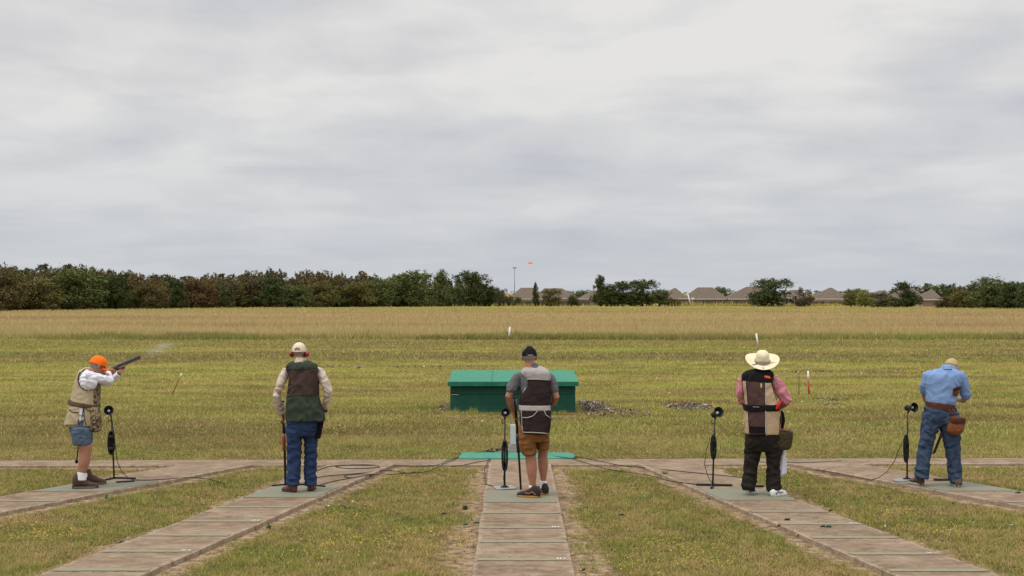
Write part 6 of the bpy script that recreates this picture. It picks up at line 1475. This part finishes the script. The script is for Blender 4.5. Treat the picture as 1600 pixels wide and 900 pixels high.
vest = [(160, 345, 412, .17, .02), (172, 300, 432, .22), (190, 276, 444, .26), (220, 275, 440, .29), (250, 276, 436, .31), (300, 282, 452, .335), (350, 288, 466, .35), (400, 290, 472, .355), (450, 290, 476, .36), (495, 292, 478, .36), (510, 294, 476, .36)]
m = MB(); slices(m, C, vest, p=3.0)
def z4(x, y, c):
    if c.y > C.d + .02: return 2
    if y < 226 + (x - 275) * .075: return 0
    if x < 296 + (y - 226) * .065: return 2
    if x > 402: return 2
    if y > 455 and x > 314: return 0 if y > 472 else 1
    return 1
vme = remesh(m, 'vest', [C_BLACK, C_MAUVE, C_BEIGE], .007, 4, .005, (7, 7, 7), 12, z4, C); bv = bvh_of(vme); vo = link('vest', vme, pr)
piping(C, bv, [[(402, 236), (402, 300), (402, 352)], [(402, 388), (402, 450), (402, 510)]], .008, 'seam', cloth('pale_blue_cord', (.42, .55, .55), .1), vo)
piping(C, bv, [[(440, 200), (434, 240), (446, 290), (462, 330)], [(276, 200), (276, 230), (284, 300), (290, 350)], [(297, 228), (306, 330), (314, 508)], [(478, 390), (478, 450), (476, 508)], [(300, 510), (350, 514), (400, 512)]], .009, 'edging', C_BRN, vo)
OR = plain('orange_red_embroidery', (.80, .10, .03), .8)
patch_on(C, bv, [(394, 199), (408, 196), (414, 206), (400, 209)], 'emblem', OR, vo, 4); patch_on(C, bv, [(408, 198), (424, 200), (429, 214), (414, 211)], 'emblem', OR, vo, 4); patch_on(C, bv, [(399, 206), (412, 207), (412, 213), (402, 211)], 'emblem', plain('dark_red_embroidery', (.35, .05, .03), .8), vo, 4)
patch_on(C, bv, [(373, 239), (382, 239), (382, 262), (374, 262)], 'tag', plain('gold_tag', (.55, .36, .14), .6), vo, 3)
m = MB(); slices(m, C, [(350, 283, 472, .368), (358, 283, 473, .372), (374, 284, 474, .376), (384, 285, 474, .376)], p=3.0); bo = link('belt', remesh(m, 'belt', C_BLACK, .006, 2), vo); bb = bvh_of(bo.data)
m = MB(); m.tube([C.P(333, 366, -.20), C.P(350, 366, -.205), C.P(368, 368, -.205)], .0035, 6); m.build('buckle_mark', C_LGREY, bo)
m = MB(); slices(m, C, [(495, 296, 482, .31), (555, 292, 486, .31), (600, 304, 474, .22)])
slices(m, C, [(510, 294, 392, .29), (560, 292, 388, .275), (620, 288, 372, .23), (700, 286, 358, .18), (770, 276, 350, .18), (800, 274, 344, .19), (814, 280, 340, .19)], dy=.06); slices(m, C, [(510, 386, 488, .29), (560, 390, 490, .275), (620, 402, 486, .23), (700, 408, 478, .18), (780, 406, 482, .18), (804, 406, 484, .19), (816, 410, 480, .19)])
link('trousers', remesh(m, 'trousers', C_DTROU, .0075, 3, .010, (8, 8, 11), 13, folds=[(C.P(325, 650), .22, .007, 50, (.6, 0, 1)), (C.P(445, 650), .22, .007, 55, (-.6, 0, 1)), (C.P(310, 800), .17, .009, 70, (.3, 0, 1)), (C.P(445, 800), .17, .009, 75, (-.3, 0, 1))]), pr)
shoe(pr, Vector((C.P(292, 820).x + .02, 16.66, TOP)), Vector((C.P(356, 820).x + .02, 16.82, TOP)), (L_WH, L_WSOLE, L_NAVY), w=.108, h=.09, chunky=1.2)
shoe(pr, Vector((C.P(430, 820).x - .01, 16.50, TOP)), Vector((C.P(505, 820).x + .02, 16.68, TOP)), (L_WH, L_WSOLE, L_NAVY), w=.108, h=.09, chunky=1.2)
pouch('shell_bag', 'dark olive shell bag hung at the right hip of the man in the straw hat', C, [(496, 448, 540, .8), (505, 445, 548, 1.0), (550, 442, 544, 1.0), (580, 444, 538, .9), (596, 456, 524, .6)], C_OLIVE, -.06, cat='shell bag', depth_=.15,
      strap=[[(484, 392, -.04), (486, 440, -.06), (484, 498, -.07)], [(462, 500, -.13), (490, 488, -.13), (528, 500, -.13)]], strapmat=C_TANL)
m = MB(); m.ell(C.P(492, 432, .02), (.026, .03, .10)); m.capsule([C.P(490, 392, 0), C.P(496, 430, .01), C.P(492, 480, .0)], [.018, .024, .018], 10); tag(recentre(link('glove', remesh(m, 'glove', C_BLACK, .006, 2, .004))), 'black glove tucked at the belt above the olive shell bag', 'glove')
m = MB(); m.box(0, 1, 0, 1, 0, 1); m = MB(); rings = []
for t in np.linspace(0, 1, 12):
    w_ = .026 + .030 * t; c = C.P(492 - 2 * t * 6 + 6, 598 + 140 * t, .02); rings.append([c + Vector((w_ * math.cos(a) * (1 + .25 * math.sin(3 * a + 3 * t)), .018 * math.sin(a) * (1 + .6 * math.cos(4 * a)), .02 * math.cos(a) * t)) for a in [2 * math.pi * i / 24 for i in range(24)]])
m.rings(rings); tag(recentre(m.build('towel', C_TOWEL)), 'white towel hanging below the olive shell bag', 'towel')
shotgun('shotgun with red recoil pad under the arm of the man in the straw hat', C.P(483, 338, -.18), C.P(420, 400, 1.05), (.55, 0, 1), M_WOOD, pad=M_REDPAD, ln=1.2)

# ------------------------------------------------------------------ 5: blue polo, bent head
C = Ctx(1380, 550, 3.9125, 17.4)
pr = person(C.P(330, 820), 'man in light blue shirt, washed jeans and tan cap, head bent down')
head = C.P(418, 96, .12); Q = head_frame(38, 34)
tee = [(86, 362, 410, .13, .04), (98, 352, 418, .17, .03), (112, 300, 452, .20, .02), (135, 268, 476, .24), (165, 256, 482, .27), (210, 258, 470, .29), (260, 262, 455, .31), (300, 262, 444, .32), (326, 266, 438, .31), (350, 270, 432, .29)]
aL = [C.P(272, 145, .02), C.P(252, 200, .05), C.P(250, 245, .10)]; aR = [C.P(470, 140, .02), C.P(492, 200, .02), C.P(508, 268, .04)]
wL, wR = C.P(290, 300, .36), C.P(440, 286, .34)
m = MB(); slices(m, C, shrink(tee, 12, .05)); add_head(m, head, Q, C.P(385, 118, .03), 1.0, .062)
m.capsule([aL[0] + Vector((.04, 0, -.04)), aL[1], aL[2], C.P(258, 290, .22), wL], [.030, .042, .042, .038, .029], 14); m.capsule([aR[0] + Vector((-.03, 0, -.04)), aR[1], aR[2], C.P(488, 294, .16), wR], [.030, .042, .043, .041, .030], 14)
add_hand(m, wL, (.7, .7, .1), (0, 0, 1), (-.3, 1, .3), 40); add_hand(m, wR, (-.8, .6, .1), (0, 0, 1), (.3, 1, .2), 45)
slices(m, C, [(340, 280, 422, .20), (440, 276, 430, .18)]); slices(m, C, [(430, 262, 320, .12), (560, 240, 284, .09), (770, 216, 250, .08)]); slices(m, C, [(430, 366, 434, .12), (560, 392, 450, .11), (780, 418, 458, .09)], dy=0)
link('body', remesh(m, 'body', SK2, .0065, 3), pr); eyes(pr, head, Q, glasses=True); hair(pr, head, Q, HAIRW, z1=.012, z0=-.065)
cap(pr, head, Q, C_TANCAP, opening=False)
m = MB(); slices(m, C, tee); m.capsule([C.P(296, 140), aL[0], aL[1], C.P(251, 240, .10)], [.062, .066, .062, .058], 18); m.capsule([C.P(440, 138), aR[0], aR[1], C.P(504, 262, .035)], [.066, .070, .070, .066], 18)
sme = remesh(m, 'shirt', C_SKYB, .0075, 4, .006, (7, 7, 9), 14); so_ = link('shirt', sme, pr); bv = bvh_of(sme)
m = MB(); slices(m, C, [(82, 360, 412, .165, .02), (92, 356, 414, .18, .015), (104, 350, 420, .20, .01)]); link('collar', remesh(m, 'collar', C_SKYB, .006, 2), so_)
m = MB(); slices(m, C, [(310, 260, 438, .335), (324, 259, 436, .340), (346, 261, 433, .340), (352, 263, 432, .338)]); 
bme = remesh(m, 'belt', C_LEATH, .006, 2); c0 = C.P(348, 330)
for v_ in bme.vertices: v_.co.z -= (v_.co.x - c0.x) * .13
link('belt', bme, pr)
m = MB(); slices(m, C, [(330, 258, 436, .31), (395, 244, 452, .33), (450, 250, 446, .25)])
slices(m, C, [(370, 248, 352, .31), (420, 240, 348, .30), (480, 232, 330, .26), (560, 220, 302, .20), (640, 208, 290, .18), (720, 198, 278, .18), (768, 196, 270, .19)], dy=.02); slices(m, C, [(370, 336, 452, .31), (420, 340, 458, .30), (480, 352, 462, .26), (560, 374, 466, .20), (640, 388, 470, .18), (730, 398, 474, .18), (788, 404, 474, .19)], dy=-.02)
jme = remesh(m, 'jeans', C_DENIMW, .0075, 3, .011, (8, 8, 11), 15, folds=[(C.P(260, 540), .22, .007, 50, (.7, 0, 1)), (C.P(420, 540), .22, .007, 55, (-.7, 0, 1)), (C.P(235, 760), .17, .009, 70, (.3, 0, 1)), (C.P(438, 775), .17, .009, 75, (-.3, 0, 1))]); jo = link('jeans', jme, pr); bj = bvh_of(jme)
piping(C, bj, [[(272, 385), (300, 392), (330, 388)], [(270, 386), (272, 420), (290, 434), (308, 426)], [(350, 386), (385, 392), (410, 386)]], .006, 'pocket_seam', C_DENIM, jo)
shoe(pr, Vector((C.P(242, 800).x, 17.42, TOP)), Vector((C.P(200, 800).x, 17.67, TOP)), (L_TAUPE, L_TSOLE, L_SOLED), w=.125, h=.10, chunky=1.3)
shoe(pr, Vector((C.P(440, 800).x, 17.27, TOP)), Vector((C.P(448, 800).x, 17.54, TOP)), (L_TAUPE, L_TSOLE, L_SOLED), w=.125, h=.10, chunky=1.3)
pouch('shell_bag', 'tan leather shell bag on the right hip of the man in the blue shirt', C, [(392, 412, 452, .7), (405, 404, 494, 1.0), (440, 394, 496, 1.0), (480, 388, 486, 1.0), (500, 400, 470, .6)], C_TANL, -.17, cat='shell bag', depth_=.13,
      strap=[[(398, 350, -.185), (415, 372, -.20), (430, 400, -.22)], [(420, 345, -.17), (434, 372, -.19), (440, 398, -.21)]], strapmat=C_LEATH, lid=[(392, 410, 456, .7), (402, 404, 496, 1.0), (425, 400, 497, 1.0), (432, 402, 494, .98)])
shotgun('shotgun under the right arm of the man in blue, muzzle towards the ground', C.P(470, 212, -.19), C.P(308, 618, .62), (.8, 0, .6), M_WOOD, ln=None)
